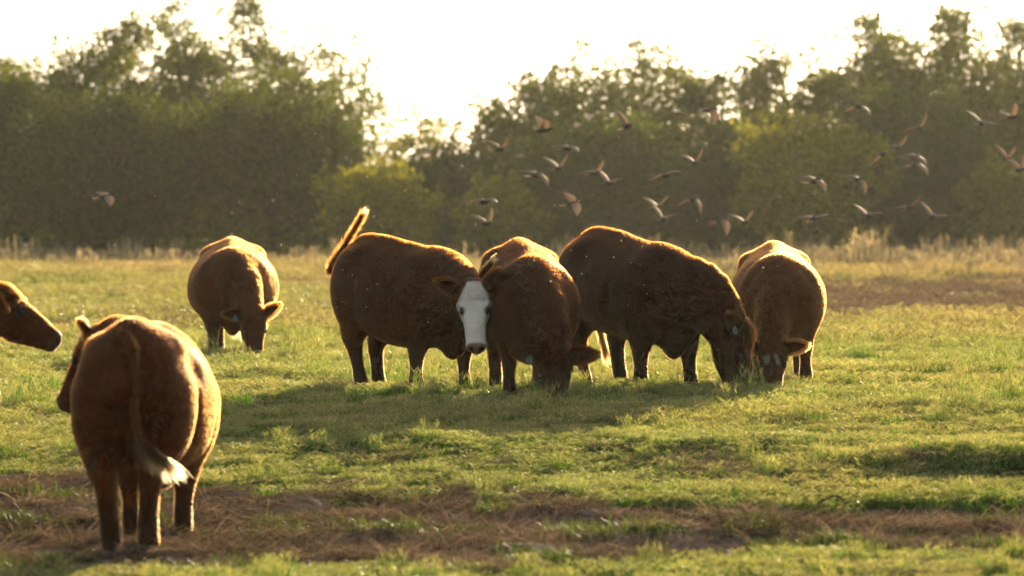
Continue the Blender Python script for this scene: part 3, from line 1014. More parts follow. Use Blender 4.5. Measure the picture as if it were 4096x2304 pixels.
    rel += .0010 * np.sin((V[:, 0] + .25 * V[:, 2]) * 62) * sstep(-.25, -.1, V[:, 0]) * sstep(.28, .12, V[:, 0]) * sstep(.55, .7, V[:, 2]) * sstep(1.15, 1.0, V[:, 2])
    hd_ = ((V - P) @ h / HK > -.02) & (np.linalg.norm(V - P - np.outer((V - P) @ h, h), axis=1) < .22 * HK)
    rel[hd_] *= .25
    V = V + nb0 * rel[:, None]
    me.vertices.foreach_set('co', V.astype(np.float32).ravel()); me.update()
    # coat colours as the animal wears them
    q = V - P
    ha, hb, hc = (q @ h) / hk, (q @ l) / hk, (q @ u) / hk
    colr = np.tile(np.array(coat), (len(V), 1))
    nz = waves3(V, 6.0, seed + 2)
    colr *= (1 + .22 * nz)[:, None]
    colr *= (1 + .10 * waves3(V, 1.7, seed + 3))[:, None]
    def mix(mask, c):
        nonlocal colr
        mask = np.clip(mask, 0, 1)[:, None]
        colr = colr * (1 - mask) + np.array(c) * mask
    mudn = waves3(V, 11.0, seed + 4)
    mix(.75 * sstep(.42, .12, V[:, 2] + .16 * mudn), (.034, .020, .010))
    mix(.55 * sstep(.22, .5, mudn) * sstep(-.2, -.5, V[:, 0]) * sstep(1.0, .6, V[:, 2]), (.040, .024, .012))
    on_head = sstep(-.20, -.10, ha) * (np.abs(hb) < .2) * (np.abs(hc + .06) < .25)
    if paint == 'white_face':
        w = .055 + .09 * sstep(-.05, .14, ha) + .012 * nz
        m = sstep(0, .015, w + .012 - np.abs(hb)) * sstep(-.075, -.045, ha + .01 * nz) * on_head
        m = np.maximum(m, sstep(.22, .27, ha) * on_head)
        m *= sstep(-.21, -.17, hc + .15 * sstep(.15, .3, ha))
        mix(m, (.90, .80, .66))
    elif paint == 'blaze':
        m1 = sstep(0, .02, .032 - np.abs(hb - .045 - .25 * (ha - .2)) + .01 * nz) * sstep(.10, .12, ha) * sstep(.22, .19, ha)
        m2 = sstep(0, .02, .034 - np.abs(hb + .055 + .10 * (ha - .15)) + .012 * nz) * sstep(.09, .115, ha + .03 * nz) * sstep(.22, .17, ha)
        mix(np.maximum(m1, m2) * (hc > -.05), (.36, .31, .26))
        mix(.4 * sstep(.15, .25, ha) * on_head, (.16, .07, .03))
    muz = sstep(.435, .462, ha + .25 * (hc + .06) * (hc < -.06)) * on_head * (hc > -.13)
    mix(muz, (.30, .17, .13) if paint == 'white_face' else (.10, .045, .03))
    for s in (1, -1):
        dn = np.sqrt((ha - .488) ** 2 + (hb - s * .046) ** 2 + (hc + .045) ** 2)
        mix(sstep(.036, .018, dn), (.02, .008, .007))
        de = np.sqrt((ha - .178) ** 2 + (hb - s * .100) ** 2 + (hc + .012) ** 2)
        mix(sstep(.052, .026, de) * .95, (.045, .024, .018))
        dt = np.sqrt(((ha - .21) * .6) ** 2 + (hb - s * .092) ** 2 + (hc + .03) ** 2)
        if paint == 'white_face': mix(sstep(.03, .015, dt) * .35, (.22, .14, .09))
    ca = me.color_attributes.new('coat', 'FLOAT_COLOR', 'POINT')
    ca.data.foreach_set('color', np.concatenate([colr, np.ones((len(V), 1))], 1).astype(np.float32).ravel())
    me.materials.append(M_HIDE)
    link('body', me, root)
    # fur: short strands lying back along the body
    nrm = np.empty(len(V) * 3, dtype=np.float32); me.vertices.foreach_get('normal', nrm); nrm = nrm.reshape(-1, 3)
    qa = np.linalg.norm(np.cross(V[Q[:, 2]] - V[Q[:, 0]], V[Q[:, 3]] - V[Q[:, 1]]), axis=1)
    cen = V[Q].mean(1); cq = cen - P
    wgt = qa * (1 + 1.2 * (np.abs(cq @ h / hk - .2) < .32) * (np.linalg.norm(cq - np.outer(cq @ h, h), axis=1) < .2))
    pick = rng.choice(len(Q), hairs, p=wgt / wgt.sum())
    bw = rng.dirichlet([1, 1, 1, 1], hairs)
    p0 = np.einsum('ij,ijk->ik', bw, V[Q[pick]]); nn = unit(np.einsum('ij,ijk->ik', bw, nrm[Q[pick]]))
    hcol = np.einsum('ij,ijk->ik', bw, colr[Q[pick]])
    fa = (p0 - P) @ h / hk; fb = (p0 - P) @ l / hk; fc = (p0 - P) @ u / hk
    isH = (fa > -.12) & (fa < .56) & (np.abs(fb) < .17) & (np.abs(fc + .07) < .17)
    flow = np.tile(np.array([-1.0, 0, -.55]), (hairs, 1))
    flow[p0[:, 2] < .6] = (-.3, 0, -1)
    flow[isH] = -h * 1.0 + u * .2
    tl = isH & (fa < .16) & (fc > -.06)
    flow[tl] = h
    neckside = (~isH) & (p0[:, 0] > .66)
    flow[neckside] = unit(Nb - Ne)
    flow = flow - (np.sum(flow * nn, 1))[:, None] * nn
    flow = unit(flow + .001)
    swirl = np.stack([np.sin(p0[:, 0] * 23 + p0[:, 2] * 31 + i * 2.1) + np.sin(p0[:, 1] * 37 - p0[:, 2] * 17 + i) for i in range(3)], 1)
    d0 = unit(nn * .66 + flow * .9 + swirl * .035 + rng.normal(0, .09, (hairs, 3)))
    d1 = unit(nn * .10 + flow * 1.0 + swirl * .05 + rng.normal(0, .09, (hairs, 3)))
    ln = .014 + .007 * rng.random(hairs)
    ln[neckside | (p0[:, 2] > 1.2)] *= 1.5
    ln[isH] = .012
    ln[tl & (fa < .10)] = .030 + .035 * rng.random((tl & (fa < .10)).sum())
    ln[isH & (fa > .40)] = .004
    ln = ln[:, None] / scale
    Pn = np.stack([p0 - nn * .003, p0 + d0 * ln * .45, p0 + d0 * ln * .45 + d1 * ln * .55], 1)
    streak = np.sin(p0[:, 0] * 9 + 40 * p0[:, 2] + 6 * np.sin(p0[:, 0] * 5 + p0[:, 1] * 7)) * np.sin(p0[:, 2] * 57 + 13 * p0[:, 0])
    hcol = hcol * (rng.random((hairs, 1)) * .4 + .85) * (1 + .16 * streak)[:, None]
    hcol = np.clip(hcol * np.array([1.1, 1.0, .9]), 0, .85)
    fur_sets = [(Pn, np.array([.0013, .0011, .0004]) / scale, hcol)]
    # ears
    for s, (eo, eb, eu) in zip((1, -1), ears):
        d = unit(l * s * eo - h * eb + u * eu)                 # length axis
        op = unit(h * .55 - l * s * .1 - u * -.55)                # hollow faces forward
        op = unit(op - (op @ d) * d)
        w = np.cross(d, op)
        base = H(.0, s * .092, -.035)
        nu, nv = 12, 9
        us = np.linspace(0, 1, nu); vs_ = np.linspace(-1, 1, nv)
        Le = .205 * hk
        fr, bk = [], []
        for uu in us:
            hw = (.020 * (1 - uu ** 2.5) + .030 * max(0, math.sin(math.pi * uu ** .85)) ** .9) * hk
            for v in vs_:
                c = base + d * Le * uu + w * hw * v + op * (.032 * hk * (v * v - .5) * (1 - .55 * uu)) - op * .02 * math.sin(uu * 3)
                fr.append(c); bk.append(c - op * .010 * (1 - v ** 4))
        nV = nu * nv
        fcs = []
        for a in range(nu - 1):
            for b in range(nv - 1):
                i = a * nv + b
                fcs.append((i, i + 1, i + nv + 1, i + nv)); fcs.append((i + nV, i + nV + nv, i + nV + nv + 1, i + nV + 1))
        ev = np.array(fr + bk)
        eo_ = mesh_obj('ear', ev, fcs, M_HIDE, root)
        ecol = np.tile(np.array(coat) * .9, (len(ev), 1)); ecol[:nV] *= .8
        ea = eo_.data.color_attributes.new('coat', 'FLOAT_COLOR', 'POINT')
        ea.data.foreach_set('color', np.concatenate([ecol, np.ones((len(ev), 1))], 1).astype(np.float32).ravel())
        # fringe of long hairs round the rim and inside
        ne = 1500
        ue = rng.random(ne) ** .7; sd = np.where(rng.random(ne) < .5, -1, 1) * (1 - .12 * rng.random(ne))
        hw = (.020 * (1 - ue ** 2.5) + .030 * np.clip(np.sin(np.pi * ue ** .85), 0, 1) ** .9) * hk
        pe = base + d * Le * ue[:, None] + w * (hw * sd)[:, None] + op * (.032 * hk * (sd ** 2 - .5) * (1 - .55 * ue))[:, None] - op * (.02 * np.sin(ue * 3))[:, None]
        de = unit(w * sd[:, None] * (1.1 - .6 * ue[:, None]) + d * (.35 + .9 * ue[:, None] ** 3) + op * .35 + rng.normal(0, .28, (ne, 3)))
        le = ((.022 + .022 * rng.random(ne)) * hk)[:, None]
        pe2 = np.stack([pe, pe + de * le * .5, pe + de * le + d * le * .2], 1)
        fur_sets.append((pe2, np.array([.0013, .0011, .0004]) / scale, np.tile(np.array(coat) * np.array([2.3, 2.1, 1.8]) * ear_fur, (ne, 1)).clip(0, .8)))
        eyes = H(.178, s * .096, -.016)
        ico = uv_ball(10, 8)
        mesh_obj('eye', ico[0] * .0235 * hk + eyes, ico[1], M_EYE, root)
        if tagged == ('left' if s > 0 else 'right'):
            tc_ = base + d * Le * .42 + op * .020
            up = unit(-np.array([0, 0, 1.0]) * .9 + op * .25 + d * .1)
            sx = unit(np.cross(up, op)); nb_ = np.cross(sx, up)
            prof_ = [(-.008, 0), (.008, 0), (.012, .018), (.030, .026), (.031, .062), (.024, .072), (-.024, .072), (-.031, .062), (-.030, .026), (-.012, .018)]
            tv = [tc_ + sx * a + up * b + nb_ * z for z in (.0012, -.0012) for a, b in prof_]
            m_ = len(prof_)
            tf = [tuple(range(m_)), tuple(range(2 * m_ - 1, m_ - 1, -1))] + [(i, i + m_, (i + 1) % m_ + m_, (i + 1) % m_) for i in range(m_)]
            to = mesh_obj('ear_tag', tv, tf, M_TAG, root, smooth=False)
            to['label'] = 'pale blue-green plastic ear tag'
    # hooves
    for (fx, fy, fz), key in feet:
        hv, hf = [], []
        for cl in (1, -1):
            b0 = len(hv)
            ring = [(-.045, -.02), (.02, -.028), (.062, -.012), (.062, .008), (.02, .022), (-.045, .02)]
            for z, g in ((-.03, 1.0), (.0, .92), (.045, .62)):
                for a, b in ring:
                    hv.append((fx + a * g - (z + .03) * .25, fy + cl * .030 + b * g, fz + z))
            for r_ in range(2):
                for i in range(6):
                    j = (i + 1) % 6
                    hf.append((b0 + r_ * 6 + i, b0 + r_ * 6 + j, b0 + r_ * 6 + 6 + j, b0 + r_ * 6 + 6 + i))
            hf.append(tuple(b0 + i for i in range(5, -1, -1))); hf.append(tuple(b0 + 12 + i for i in range(6)))
        mesh_obj('hoof', hv, hf, M_HOOF, root, smooth=False)
    # tail
    tp = [np.array([-.74, 0, 1.335]), np.array([-.86, 0, 1.30])]
    tp += [loc_p(p) for p in tail] if tail is not None else [np.array(p) for p in [(-.95, 0, 1.15), (-.97, 0, .9), (-.97, .02, .65), (-.96, .03, .45)]]
    C = catmull(tp, 40)
    rad = np.interp(np.linspace(0, 1, 40), [0, .12, .4, .8, 1], [.038, .032, .022 * tail_k, .016 * tail_k, .008])
    tv, tf = [], []
    tang = unit(np.gradient(C, axis=0))
    ref = np.array([0.13, 1.0, 0.21])
    for i in range(40):
        a = unit(np.cross(tang[i], ref)); b = np.cross(tang[i], a)
        for k_ in range(10):
            th = k_ * math.tau / 10
            tv.append(C[i] + (a * math.cos(th) + b * math.sin(th)) * rad[i])
    for i in range(39):
        for k_ in range(10):
            j = (k_ + 1) % 10
            tf.append((i * 10 + k_, i * 10 + j, i * 10 + 10 + j, i * 10 + 10 + k_))
    tf.append(tuple(range(390, 400)))
    to = mesh_obj('tail', tv, tf, M_HIDE, root)
    tca = to.data.color_attributes.new('coat', 'FLOAT_COLOR', 'POINT')
    tca.data.foreach_set('color', np.tile(np.array([*coat, 1.0]), (len(tv), 1)).astype(np.float32).ravel())
    # short hair on the tail and the long switch at its end
    ns = 2600
    ts = rng.random(ns)
    ci = ts * 39; i0 = np.minimum(ci.astype(int), 38); fr_ = (ci - i0)[:, None]
    pc = C[i0] * (1 - fr_) + C[i0 + 1] * fr_; tg = unit(tang[i0])
    rv = unit(np.cross(tg, rng.normal(0, 1, (ns, 3))))
    pr = pc + rv * rad[i0][:, None]
    dd = unit(tg + rv * .6 + rng.normal(0, .15, (ns, 3)))
    lt = (.012 + .026 * rng.random(ns) ** 1.5)[:, None] * (1 + (tail_fur - 1) * sstep(.3, .6, ts))[:, None]
    fur_sets.append((np.stack([pr, pr + dd * lt * .5, pr + dd * lt * .9 + tg * lt * .2], 1), np.array([.0014, .0012, .0004]) / scale, np.tile(np.array(coat) * 1.0, (ns, 1))))
    ns = 520
    ts = .58 + .42 * rng.random(ns) ** .7
    ci = ts * 39; i0 = np.minimum(ci.astype(int), 38)
    pc = C[i0]; tg = unit(tang[i0]); rv = unit(np.cross(tg, rng.normal(0, 1, (ns, 3))))
    L_ = (switch_len * (.45 + .55 * rng.random(ns)))[:, None]
    sag = np.array([0, 0, -1.0])
    k0 = pc + rv * .008
    lock = unit(np.stack([np.sin(np.floor(rng.random(ns) * 9) * 2.4 + i * 2.0) for i in range(3)], 1))
    sp = rv * .22 + lock * .22 + rng.normal(0, .06, (ns, 3))
    k1 = k0 + (tg + sp * .6) * L_ * .33
    k2 = k1 + (tg + sp * .5 + sag * .12) * L_ * .33
    k3 = k2 + (tg * .8 + sp * .2 + sag * .3) * L_ * .34
    hair_curves('tail_switch', np.stack([k0, k1, k2, k3], 1), np.array([.0016, .0016, .0013, .0004]) / scale, M_FUR, to,
                np.tile(np.array(switch_col), (ns, 1)) * (rng.random((ns, 1)) * .6 + .7))
    PP = np.concatenate([a[0] for a in fur_sets]); RR = np.concatenate([np.broadcast_to(a[1], a[0].shape[:2]) for a in fur_sets]); CC = np.concatenate([a[2] for a in fur_sets])
    fo = hair_curves('fur', PP, RR, M_FUR, root, CC)
    fo['kind'] = 'stuff'
    return root


def uv_ball(nu, nv):
    v = [(0, 0, 1)]
    for i in range(1, nv):
        for j in range(nu):
            t, p = math.pi * i / nv, math.tau * j / nu
            v.append((math.sin(t) * math.cos(p), math.sin(t) * math.sin(p), math.cos(t)))
    v.append((0, 0, -1))
    f = [(0, 1 + j, 1 + (j + 1) % nu) for j in range(nu)]
    for i in range(nv - 2):
        for j in range(nu):
            a = 1 + i * nu; b = a + nu
            f.append((a + j, b + j, b + (j + 1) % nu, a + (j + 1) % nu))
    a = 1 + (nv - 2) * nu
    f += [(a + j, len(v) - 1, a + (j + 1) % nu) for j in range(nu)]
    return np.array(v, dtype=float), f


def at(px, py, d):
    """the point at depth d that the photograph shows at pixel (px, py) of 1024 x 576"""
    return np.array([(px - 512.0) / F_PX * d, d, CAM_H - (py - 236.0) / F_PX * d])
HERD = 'red brown cattle in the pasture'

def stand(x, y): return (x, y, ground_at(x, y))

# white faced cow turned towards the camera
build_cow('cow', 'red brown cow with a white face looking at the camera, tail raised', HERD,
          stand(-0.90, 38.0), R(-53), 1.0, at(473.5, 289, 36.75), (0.05, -0.42, -0.92), (0, -1, 0.35), neck_mid=at(458, 290, 37.25),
          legs=dict(fl=(.0, 0.04), fr=(-.10, 0.0), hl=(-.06, -.04), hr=(.10, 0.05)), drop=.07, paint='white_face', head_k=1.12,
          tail=[at(345, 250, 39.3), at(334, 268, 39.3), at(330, 270, 39.15), at(337, 257, 39.0), at(346, 243, 38.9), at(354, 230, 38.9), at(362, 216, 38.9)], switch_len=.16, tail_k=1.15, tail_fur=2.4, ear_fur=.6,
          ears=((.58, .80, -.1), (.88, .45, -.05)), belly=.05, seed=1)
# grazing cow beside her
build_cow('cow', 'grazing cow head-on with grass blades on her back, beside the white-faced cow', HERD,
          stand(0.13, 37.35), R(-83), 0.98, at(555, 354, 36.05), (-0.02, -0.52, -0.85), (0, -.85, .52), neck_mid=at(548, 318, 36.45),
          legs=dict(fr=(-.05, 0), fl=(.05, 0), hr=(0, .0), hl=(-.1, 0)), drop=.09, head_k=1.2,
          tail=[at(506, 254, 38.1), at(496, 270, 37.8), at(486, 285, 37.5), at(481, 285, 37.35), at(483, 275, 37.3), at(489, 265, 37.25)], switch_len=.19, tail_fur=1.6,
          switch_col=(.26, .10, .022), ears=((.95, .12, -.02), (.95, .14, .02)), tagged='right', seed=2, ear_fur=.6)
# big dark cow
build_cow('cow', 'largest and darkest cow, grazing side-on with her back highest of all', HERD,
          stand(1.12, 38.75), R(-61), 1.06, at(745, 333, 37.5), (0.03, -0.10, -1), (1, -.30, 0), neck_mid=at(704, 297, 37.75),
          legs=dict(fr=(-.02, .0), fl=(.10, 0), hl=(.08, 0), hr=(.16, 0)), coat=(0.030, 0.0066, 0.0010), drop=.09, head_k=1.1,
          tail=[at(590, 262, 40.2), at(592, 300, 40.2), at(600, 330, 40.1), at(604, 345, 40.1)], switch_len=.22, switch_col=(.10, .035, .009),
          ears=((.8, .5, -.15), (.75, .6, -.2)), tagged='right', seed=3, ear_fur=.8)
# rightmost cow
build_cow('cow', 'grazing cow at the right end of the row with white blaze marks', HERD,
          stand(2.47, 39.8), R(-90), 0.945, at(772.5, 346, 38.65), (0.0, -0.55, -0.83), (0, -.83, .55), neck_mid=at(773, 312, 39.0),
          legs=dict(fl=(-.02, .05), hl=(.05, .06)), paint='blaze', girth=1.04, drop=.06, coat=(.105, .0290, .0052), head_k=1.12,
          ears=((.95, .1, .05), (.95, .1, .05)), seed=4)
# far cow on the left
build_cow('cow', 'grazing cow farthest back, alone behind the others, blue tag in her ear', HERD,
          stand(-3.18, 48.6), R(-86), 1.0, at(254, 314, 47.3), (0.09, -0.42, -0.88), (.25, -.85, .45), neck_mid=at(246, 292, 47.7),
          legs=dict(fr=(0, -.02), fl=(.02, 0), hr=(0, .05)), girth=1.13, drop=.06, head_k=1.12,
          ears=((.8, .5, .1), (.9, .1, -.1)), tagged='right', seed=5, coat=(.095, .026, .0047))
# near cow from behind
build_cow('cow', 'near cow seen from behind, standing on bare earth, pale tail tip swung aside', HERD,
          stand(-2.205, 25.75), R(86), 0.965, at(93, 339, 26.75), (-0.47, .0, -0.80), (-.82, .42, .48), neck_mid=at(115, 357, 26.65),
          legs=dict(hl=(.0, -.08), hr=(.02, .09), fl=(.05, -.03), fr=(.05, .06)), girth=.90, belly=.03,
          tail=[at(133, 350, 24.82), at(134, 385, 24.80), at(135, 415, 24.80), at(140, 435, 24.79), at(148, 447, 24.78), at(158, 455, 24.77)], switch_len=.25, switch_col=(.085, .050, .022), coat=(.105, .0285, .0050),
          ears=((.9, .3, .1), (.9, .3, .15)), seed=6)
# head coming into the picture at the left edge
build_cow('cow', 'cow coming in at the left edge of the picture, only head showing in profile', HERD,
          stand(-4.72, 28.6), R(-4), 1.0, at(3, 294, 28.4), (.83, -.06, -.55), (.55, -.12, .83), neck_mid=at(-45, 312, 28.5),
          ears=((.85, .25, .0), (.75, -.45, .1)), seed=7, head_k=1.0, coat=(.085, .023, .0042))
# ------------------------------------------------------------------ doves flying up behind the herd
M_BIRD = mat_plain('dove_body', (.070, .054, .040), .6, .3)
M_WING = mat_plain('dove_wing', (.62, .48, .35), .6, .25, .62)
WING = [(.0, .055, -.046), (.045, .066, -.054), (.09, .071, -.058), (.13, .060, -.062), (.165, .038, -.060), (.20, .004, -.054), (.236, -.040, -.056)]


def bird_mesh(wl, wr, ol, orr, fan):
    V, Fc, Mi = [], [], []
    prof = [(-.115, .006, .004), (-.09, .016, .012), (-.05, .027, .025), (0, .033, .032), (.04, .031, .030), (.07, .022, .022), (.085, .018, .019), (.102, .0175, .018), (.117, .010, .011), (.126, .004, .004), (.142, .001, .001)]
    zc = [.004, .003, 0, -.002, .001, .008, .012, .014, .012, .010, .008]
    m = 10
    for (x, w, h), z in zip(prof, zc):
        for k in range(m):
            t = k * math.tau / m
            V.append((x, w * math.cos(t), z + h * math.sin(t)))
    for i in range(len(prof) - 1):
        for k in range(m):
            j = (k + 1) % m
            Fc.append((i * m + k, i * m + j, i * m + m + j, i * m + m + k)); Mi.append(0)
    Fc.append(tuple(range(m - 1, -1, -1))); Mi.append(0)
    # tail fan
    o = len(V); nt_ = 7
    for s in (1, -1):
        for k in range(nt_):
            a = (k / (nt_ - 1) - .5) * fan
            V.append((-.085, .014 * (k / (nt_ - 1) - .5) * 2, .004 + s * .002)); V.append((-.09 - .115 * math.cos(a) * (1 - .06 * abs(a)), .115 * math.sin(a), .004 + s * .0015))
    for k in range(nt_ - 1):
        a = o + 2 * k; b = a + 2 * nt_
        Fc += [(a, a + 2, a + 3, a + 1), (b, b + 1, b + 3, b + 2), (a + 1, a + 3, b + 3, b + 1)]; Mi += [1, 1, 1]
    # wings
    for s, w0, w1 in ((1, wl, ol), (-1, wr, orr)):
        o = len(V); y, z, prev = .016, .012, 0.0
        for i, (sp, xl, xt) in enumerate(WING):
            ang = R(w0 + (w1 - w0) * sstep(.02, .16, sp))
            y += (sp - prev) * math.cos(ang); z += (sp - prev) * math.sin(ang); prev = sp
            nrm = np.array([0, -math.sin(ang) * s, math.cos(ang)])
            th = .006 * (1 - sp / .26)
            for x, t in ((xl, .3), (xl * .55 + xt * .45, 1.0), (xt, .15)):
                p = np.array([x, s * y, z + (.004 if t == 1.0 else 0)])
                V.append(tuple(p + nrm * th * t)); V.append(tuple(p - nrm * th * t * .4))
        for i in range(len(WING) - 1):
            a = o + i * 6; b = a + 6
            qs = [(a, a + 2, b + 2, b), (a + 2, a + 4, b + 4, b + 2), (a + 1, b + 1, b + 3, a + 3), (a + 3, b + 3, b + 5, a + 5), (a, b, b + 1, a + 1), (a + 4, a + 5, b + 5, b + 4)]
            for q in qs:
                Fc.append(q if s > 0 else q[::-1]); Mi.append(1)
        a = o + (len(WING) - 1) * 6
        Fc.append((a, a + 2, a + 4, a + 5, a + 3, a + 1) if s > 0 else (a + 1, a + 3, a + 5, a + 4, a + 2, a)); Mi.append(1)
    me = bpy.data.meshes.new('dove')
    me.from_pydata([tuple(map(float, v)) for v in V], [], Fc)
    me.materials.append(M_BIRD); me.materials.append(M_WING)
    me.polygons.foreach_set('material_index', Mi)
    me.polygons.foreach_set('use_smooth', np.ones(len(Fc), dtype=bool))
    return me


V_, U_, D_, S_, F_, M_ = (44, 38), (60, 56), (-14, -34), (-36, -58), (10, 2), (24, -14)
# px, py (of the 2576 wide view), wing poses left / right, heading, roll, words
BIRDS = [
    (268, 495, F_, D_, 30, 10, 'lone dove flying far left, away from the flock'),
    (1218, 508, M_, M_, 60, 0, 'dove with bowed wings above another, right of the raised tail'),
    (1225, 562, V_, U_, 55, -8, 'lowest dove at the left of the flock, wings straight up'),
    (1257, 376, V_, V_, 48, -6, 'dove at the upper left corner of the flock, wings in a V'),
    (1367, 328, U_, V_, 22, 0, 'dove against the bright gap, one wing steeply raised'),
    (1428, 374, M_, M_, 50, 5, 'small dove with bowed wings below the bright gap'),
    (1350, 440, F_, D_, 52, 12, 'dove with dipped wings left of a V-winged dove'),
    (1405, 423, V_, V_, 62, -4, 'dove with wings in a wide V, centre left of the flock'),
    (1495, 436, M_, V_, 50, 0, 'dove half hidden behind another in mid flock, left one of the pair'),
    (1532, 461, U_, (24, 12), 58, 0, 'dove in mid flock with one wing up and one level, right one of the pair'),
    (1443, 512, (40, 36), (-30, -38), 20, 8, 'large dove banking with wings spread on a slant'),
    (1580, 318, U_, (36, 24), 58, 0, 'dove with tall left wing near the top of the flock'),
    (1788, 278, F_, S_, 30, 0, 'topmost dove left of the forward tree, wing pointing straight down'),
    (1747, 410, V_, V_, 58, -8, 'dove with wings in a V, alone above the dark cow'),
    (1675, 442, M_, M_, 55, -12, 'small dark dove with drooped wings in the middle of the flock'),
    (1655, 520, V_, V_, 60, -4, 'upper dove of the overlapping pair over the dark cow'),
    (1668, 551, U_, (22, 10), 58, 0, 'lower dove of the overlapping pair over the dark cow'),
    (1745, 503, D_, S_, 50, 10, 'dove with wings swept down, right of the overlapping pair'),
    (1815, 555, D_, S_, 44, 6, 'dove with long wing hanging down, low above the dark cow'),
    (1873, 560, V_, V_, 60, -8, 'lowest dove right of the dark cow, wings in a V'),
    (2050, 455, F_, D_, 48, 10, 'dark dove with dipped wings left of the pale-winged dove'),
    (2047, 550, F_, F_, 70, -4, 'gliding dove with level wings above the row end'),
    (2160, 268, D_, D_, 52, 6, 'high dove with drooped wings before the tall right-hand tree'),
    (2160, 452, F_, S_, 48, 8, 'dove with brightly lit pale wing pointing down'),
    (2183, 543, V_, F_, 55, -4, 'low dove with shallow V wings between two gliding ones'),
    (2220, 388, D_, M_, 55, -14, 'dark dove trailing just below left of a V-winged dove'),
    (2258, 371, M_, V_, 56, 0, 'dove with short raised wings at upper right of mid flock'),
    (2312, 322, M_, V_, 58, -12, 'dove with spread tail, high in the right half of the flock'),
    (2287, 522, F_, (30, 28), 56, -10, 'dove tilted with right wing raised, low right'),
    (2300, 395, M_, D_, 50, 4, 'upper one of two doves flying stacked one above the other'),
    (2303, 415, D_, D_, 50, 8, 'lower one of two doves flying stacked one above the other'),
    (2346, 545, U_, F_, 58, 0, 'lowest dove at the far right, one wing up and tail fanned'),
    (2468, 310, (30, 20), F_, 62, 14, 'gliding dove slanting down by the upper right corner'),
    (2545, 296, V_, V_, 30, -20, 'dove with lit wings cut near the right edge, upper one'),
    (2532, 400, U_, V_, 50, -4, 'dove with wings straight up near the right edge'),
    (2566, 428, V_, U_, 40, 0, 'dove overlapping the right edge of the picture'),
]
rb = np.random.default_rng(5)
for i, (bx, by, pl, pr, hd, rl, lab) in enumerate(BIRDS):
    d = 58.0 + 8.0 * rb.random()
    p = at(bx / 2576 * 1024, by / 2576 * 1024, d)
    me = bird_mesh(pl[0] + rb.normal() * 4, pr[0] + rb.normal() * 4, pl[1] + rb.normal() * 5, pr[1] + rb.normal() * 5, .5 + .5 * rb.random())
    o = link('dove', me)
    o.location = p
    o.rotation_euler = (R(rl), R(-6 + rb.normal() * 4), R(hd + rb.normal() * 4))
    o.scale = (1.1,) * 3
    tag(o, lab, 'bird', 'doves flying over the herd')

# ------------------------------------------------------------------ flies round the cattle
M_FLY = mat_plain('fly', (.62, .45, .25), .5, .4, .6)  # pale tan: the glare of sun behind the flies is in the colour
rf = np.random.default_rng(11)
pos = []
for cx, cyy, n_, sx in ((-.9, 37.3, 50, .75), (.1, 36.6, 30, .5), (1.3, 37.6, 16, .8), (2.5, 38.9, 11, .5), (-3.1, 47.6, 18, .5), (-.2, 37.5, 26, 1.8), (-2.2, 25.0, 4, .5)):
    p = np.stack([cx + rf.normal(0, sx, n_), cyy + rf.normal(0, .45, n_), .55 + 1.25 * rf.random(n_) ** .8], 1)
    pos.append(p)
pos.append(np.stack([rf.uniform(-3.5, 3, 24), rf.uniform(34, 40, 24), rf.uniform(1.2, 2.4, 24)], 1))
pos = np.concatenate(pos)
fv, ff = [], []
for p in pos:
    L_ = .0035 + .0035 * rf.random()
    d = unit(rf.normal(0, 1, 3)); s_ = unit(np.cross(d, rf.normal(0, 1, 3))); u_ = np.cross(d, s_)
    o = len(fv)
    fv += [p + d * L_ * 1.3, p - d * L_ * 1.3, p + s_ * L_ * .6, p - s_ * L_ * .6, p + u_ * L_ * .6, p - u_ * L_ * .6, p + s_ * L_ * 2 + u_ * L_ - d * L_, p - s_ * L_ * 2 + u_ * L_ - d * L_, p - d * L_ * 1.6]
    ff += [(o, o + 2, o + 4), (o, o + 4, o + 3), (o, o + 3, o + 5), (o, o + 5, o + 2), (o + 1, o + 4, o + 2), (o + 1, o + 3, o + 4), (o + 1, o + 5, o + 3), (o + 1, o + 2, o + 5), (o, o + 6, o + 8), (o, o + 8, o + 7)]
fl = mesh_obj('flies', fv, ff, M_FLY, smooth=False)
tag(fl, 'swarm of tiny sunlit flies round the cattle', kind='stuff')

# ------------------------------------------------------------------ broken branch on the bare earth, grass on a cow's back
def on_ground(px, py):
    d = 20.0
    for _ in range(4000):
        p = at(px, py, d)
        if p[2] <= ground_at(p[0], d): break
        d += .01
    return p


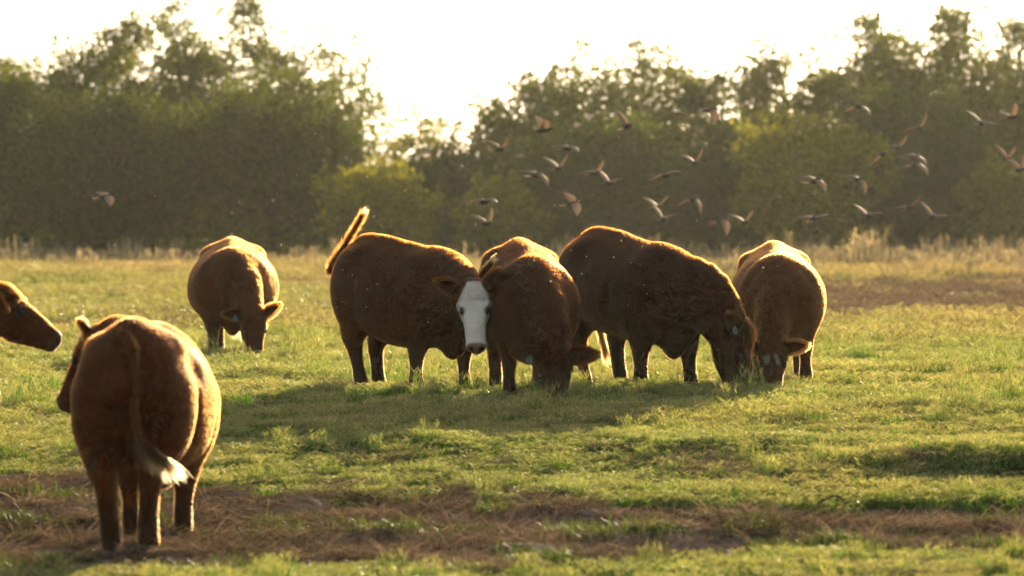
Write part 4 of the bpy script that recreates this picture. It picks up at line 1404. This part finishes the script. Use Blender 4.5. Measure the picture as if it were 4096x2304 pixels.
b0, b2 = on_ground(803, 510), on_ground(853, 509)
root = empty('fallen_branch', (float(b0[0]), float(b0[1]), float(b0[2])))
tag(root, 'arched dry branch with one green leaf lying on the bare earth', 'branch')
P = [np.zeros(3), (b2 - b0) * .35 + np.array([0, 0, .05]), (b2 - b0) * .62 + np.array([0, 0, .085]), (b2 - b0) * .74 + np.array([0, 0, .075]), (b2 - b0) + np.array([0, 0, .0])]
tv, tq = tubes([(catmull(P, 14), .005, .009), (catmull([P[1], P[1] + np.array([.05, .02, .04]), P[1] + np.array([.09, .06, .03])], 5), .004, .002)], 7)
bm_ = quick_mesh('stem', tv, tq); bm_.materials.append(mat_plain('dry_stem', (.20, .12, .06), .8)); link('stem', bm_, root)
lv = [(0, 0, 0), (.03, .0, .028), (.065, .0, .012), (.03, .02, -.012), (.02, -.03, .03), (.045, -.035, .02)]
lv = [np.array(v) + (b2 - b0) + np.array([0, -.02, .022]) for v in lv]
mesh_obj('leaf', lv, [(0, 1, 2, 3), (0, 4, 5, 1)], mat_plain('green_leaf', (.08, .16, .02), .4, .4, .5), root)['label'] = 'bright green leaf'
from mathutils.bvhtree import BVHTree
cow_e = [o for o in COL.objects if o.get('label', '').startswith('grazing cow head-on')][0]
body = [o for o in cow_e.children if o.name.startswith('body')][0]
mw = Matrix.LocRotScale(cow_e.location, cow_e.rotation_euler, cow_e.scale)
bvh = BVHTree.FromPolygons([mw @ v.co for v in body.data.vertices], [tuple(p.vertices) for p in body.data.polygons])
rc = np.random.default_rng(3)
gv, gf = [], []
for px, py in [(517, 275), (519, 273), (521, 267), (524, 266), (527, 268), (530, 267), (533, 269), (510, 280), (526, 281), (531, 290), (515, 277), (528, 265)]:
    o_ = Vector((0, 0, CAM_H)); dr = (Vector(at(px, py, 30.0)) - o_).normalized()
    hit, nn_, _, _ = bvh.ray_cast(o_, dr)
    if hit is None: continue
    d = unit(np.array([rc.normal(), rc.normal() * .4, rc.normal() * .8 - .3])); nn_ = np.array(nn_)
    d = unit(d - (d @ nn_) * nn_ + nn_ * .15); s_ = unit(np.cross(d, nn_)) * .0028; L_ = .05 + .05 * rc.random()
    p = np.array(hit) + nn_ * .016
    o = len(gv)
    gv += [p - s_, p + s_, p + d * L_ * .6 + s_, p + d * L_ * .6 - s_, p + d * L_ + nn_ * -.006]
    gf += [(o, o + 1, o + 2, o + 3), (o + 3, o + 2, o + 4)]
gc = mesh_obj('grass_clippings', gv, gf, mat_plain('cut_grass', (.13, .20, .05), .5, .3, .4), smooth=False)
tag(gc, 'loose green grass blades lying on a cow\'s back', kind='stuff')
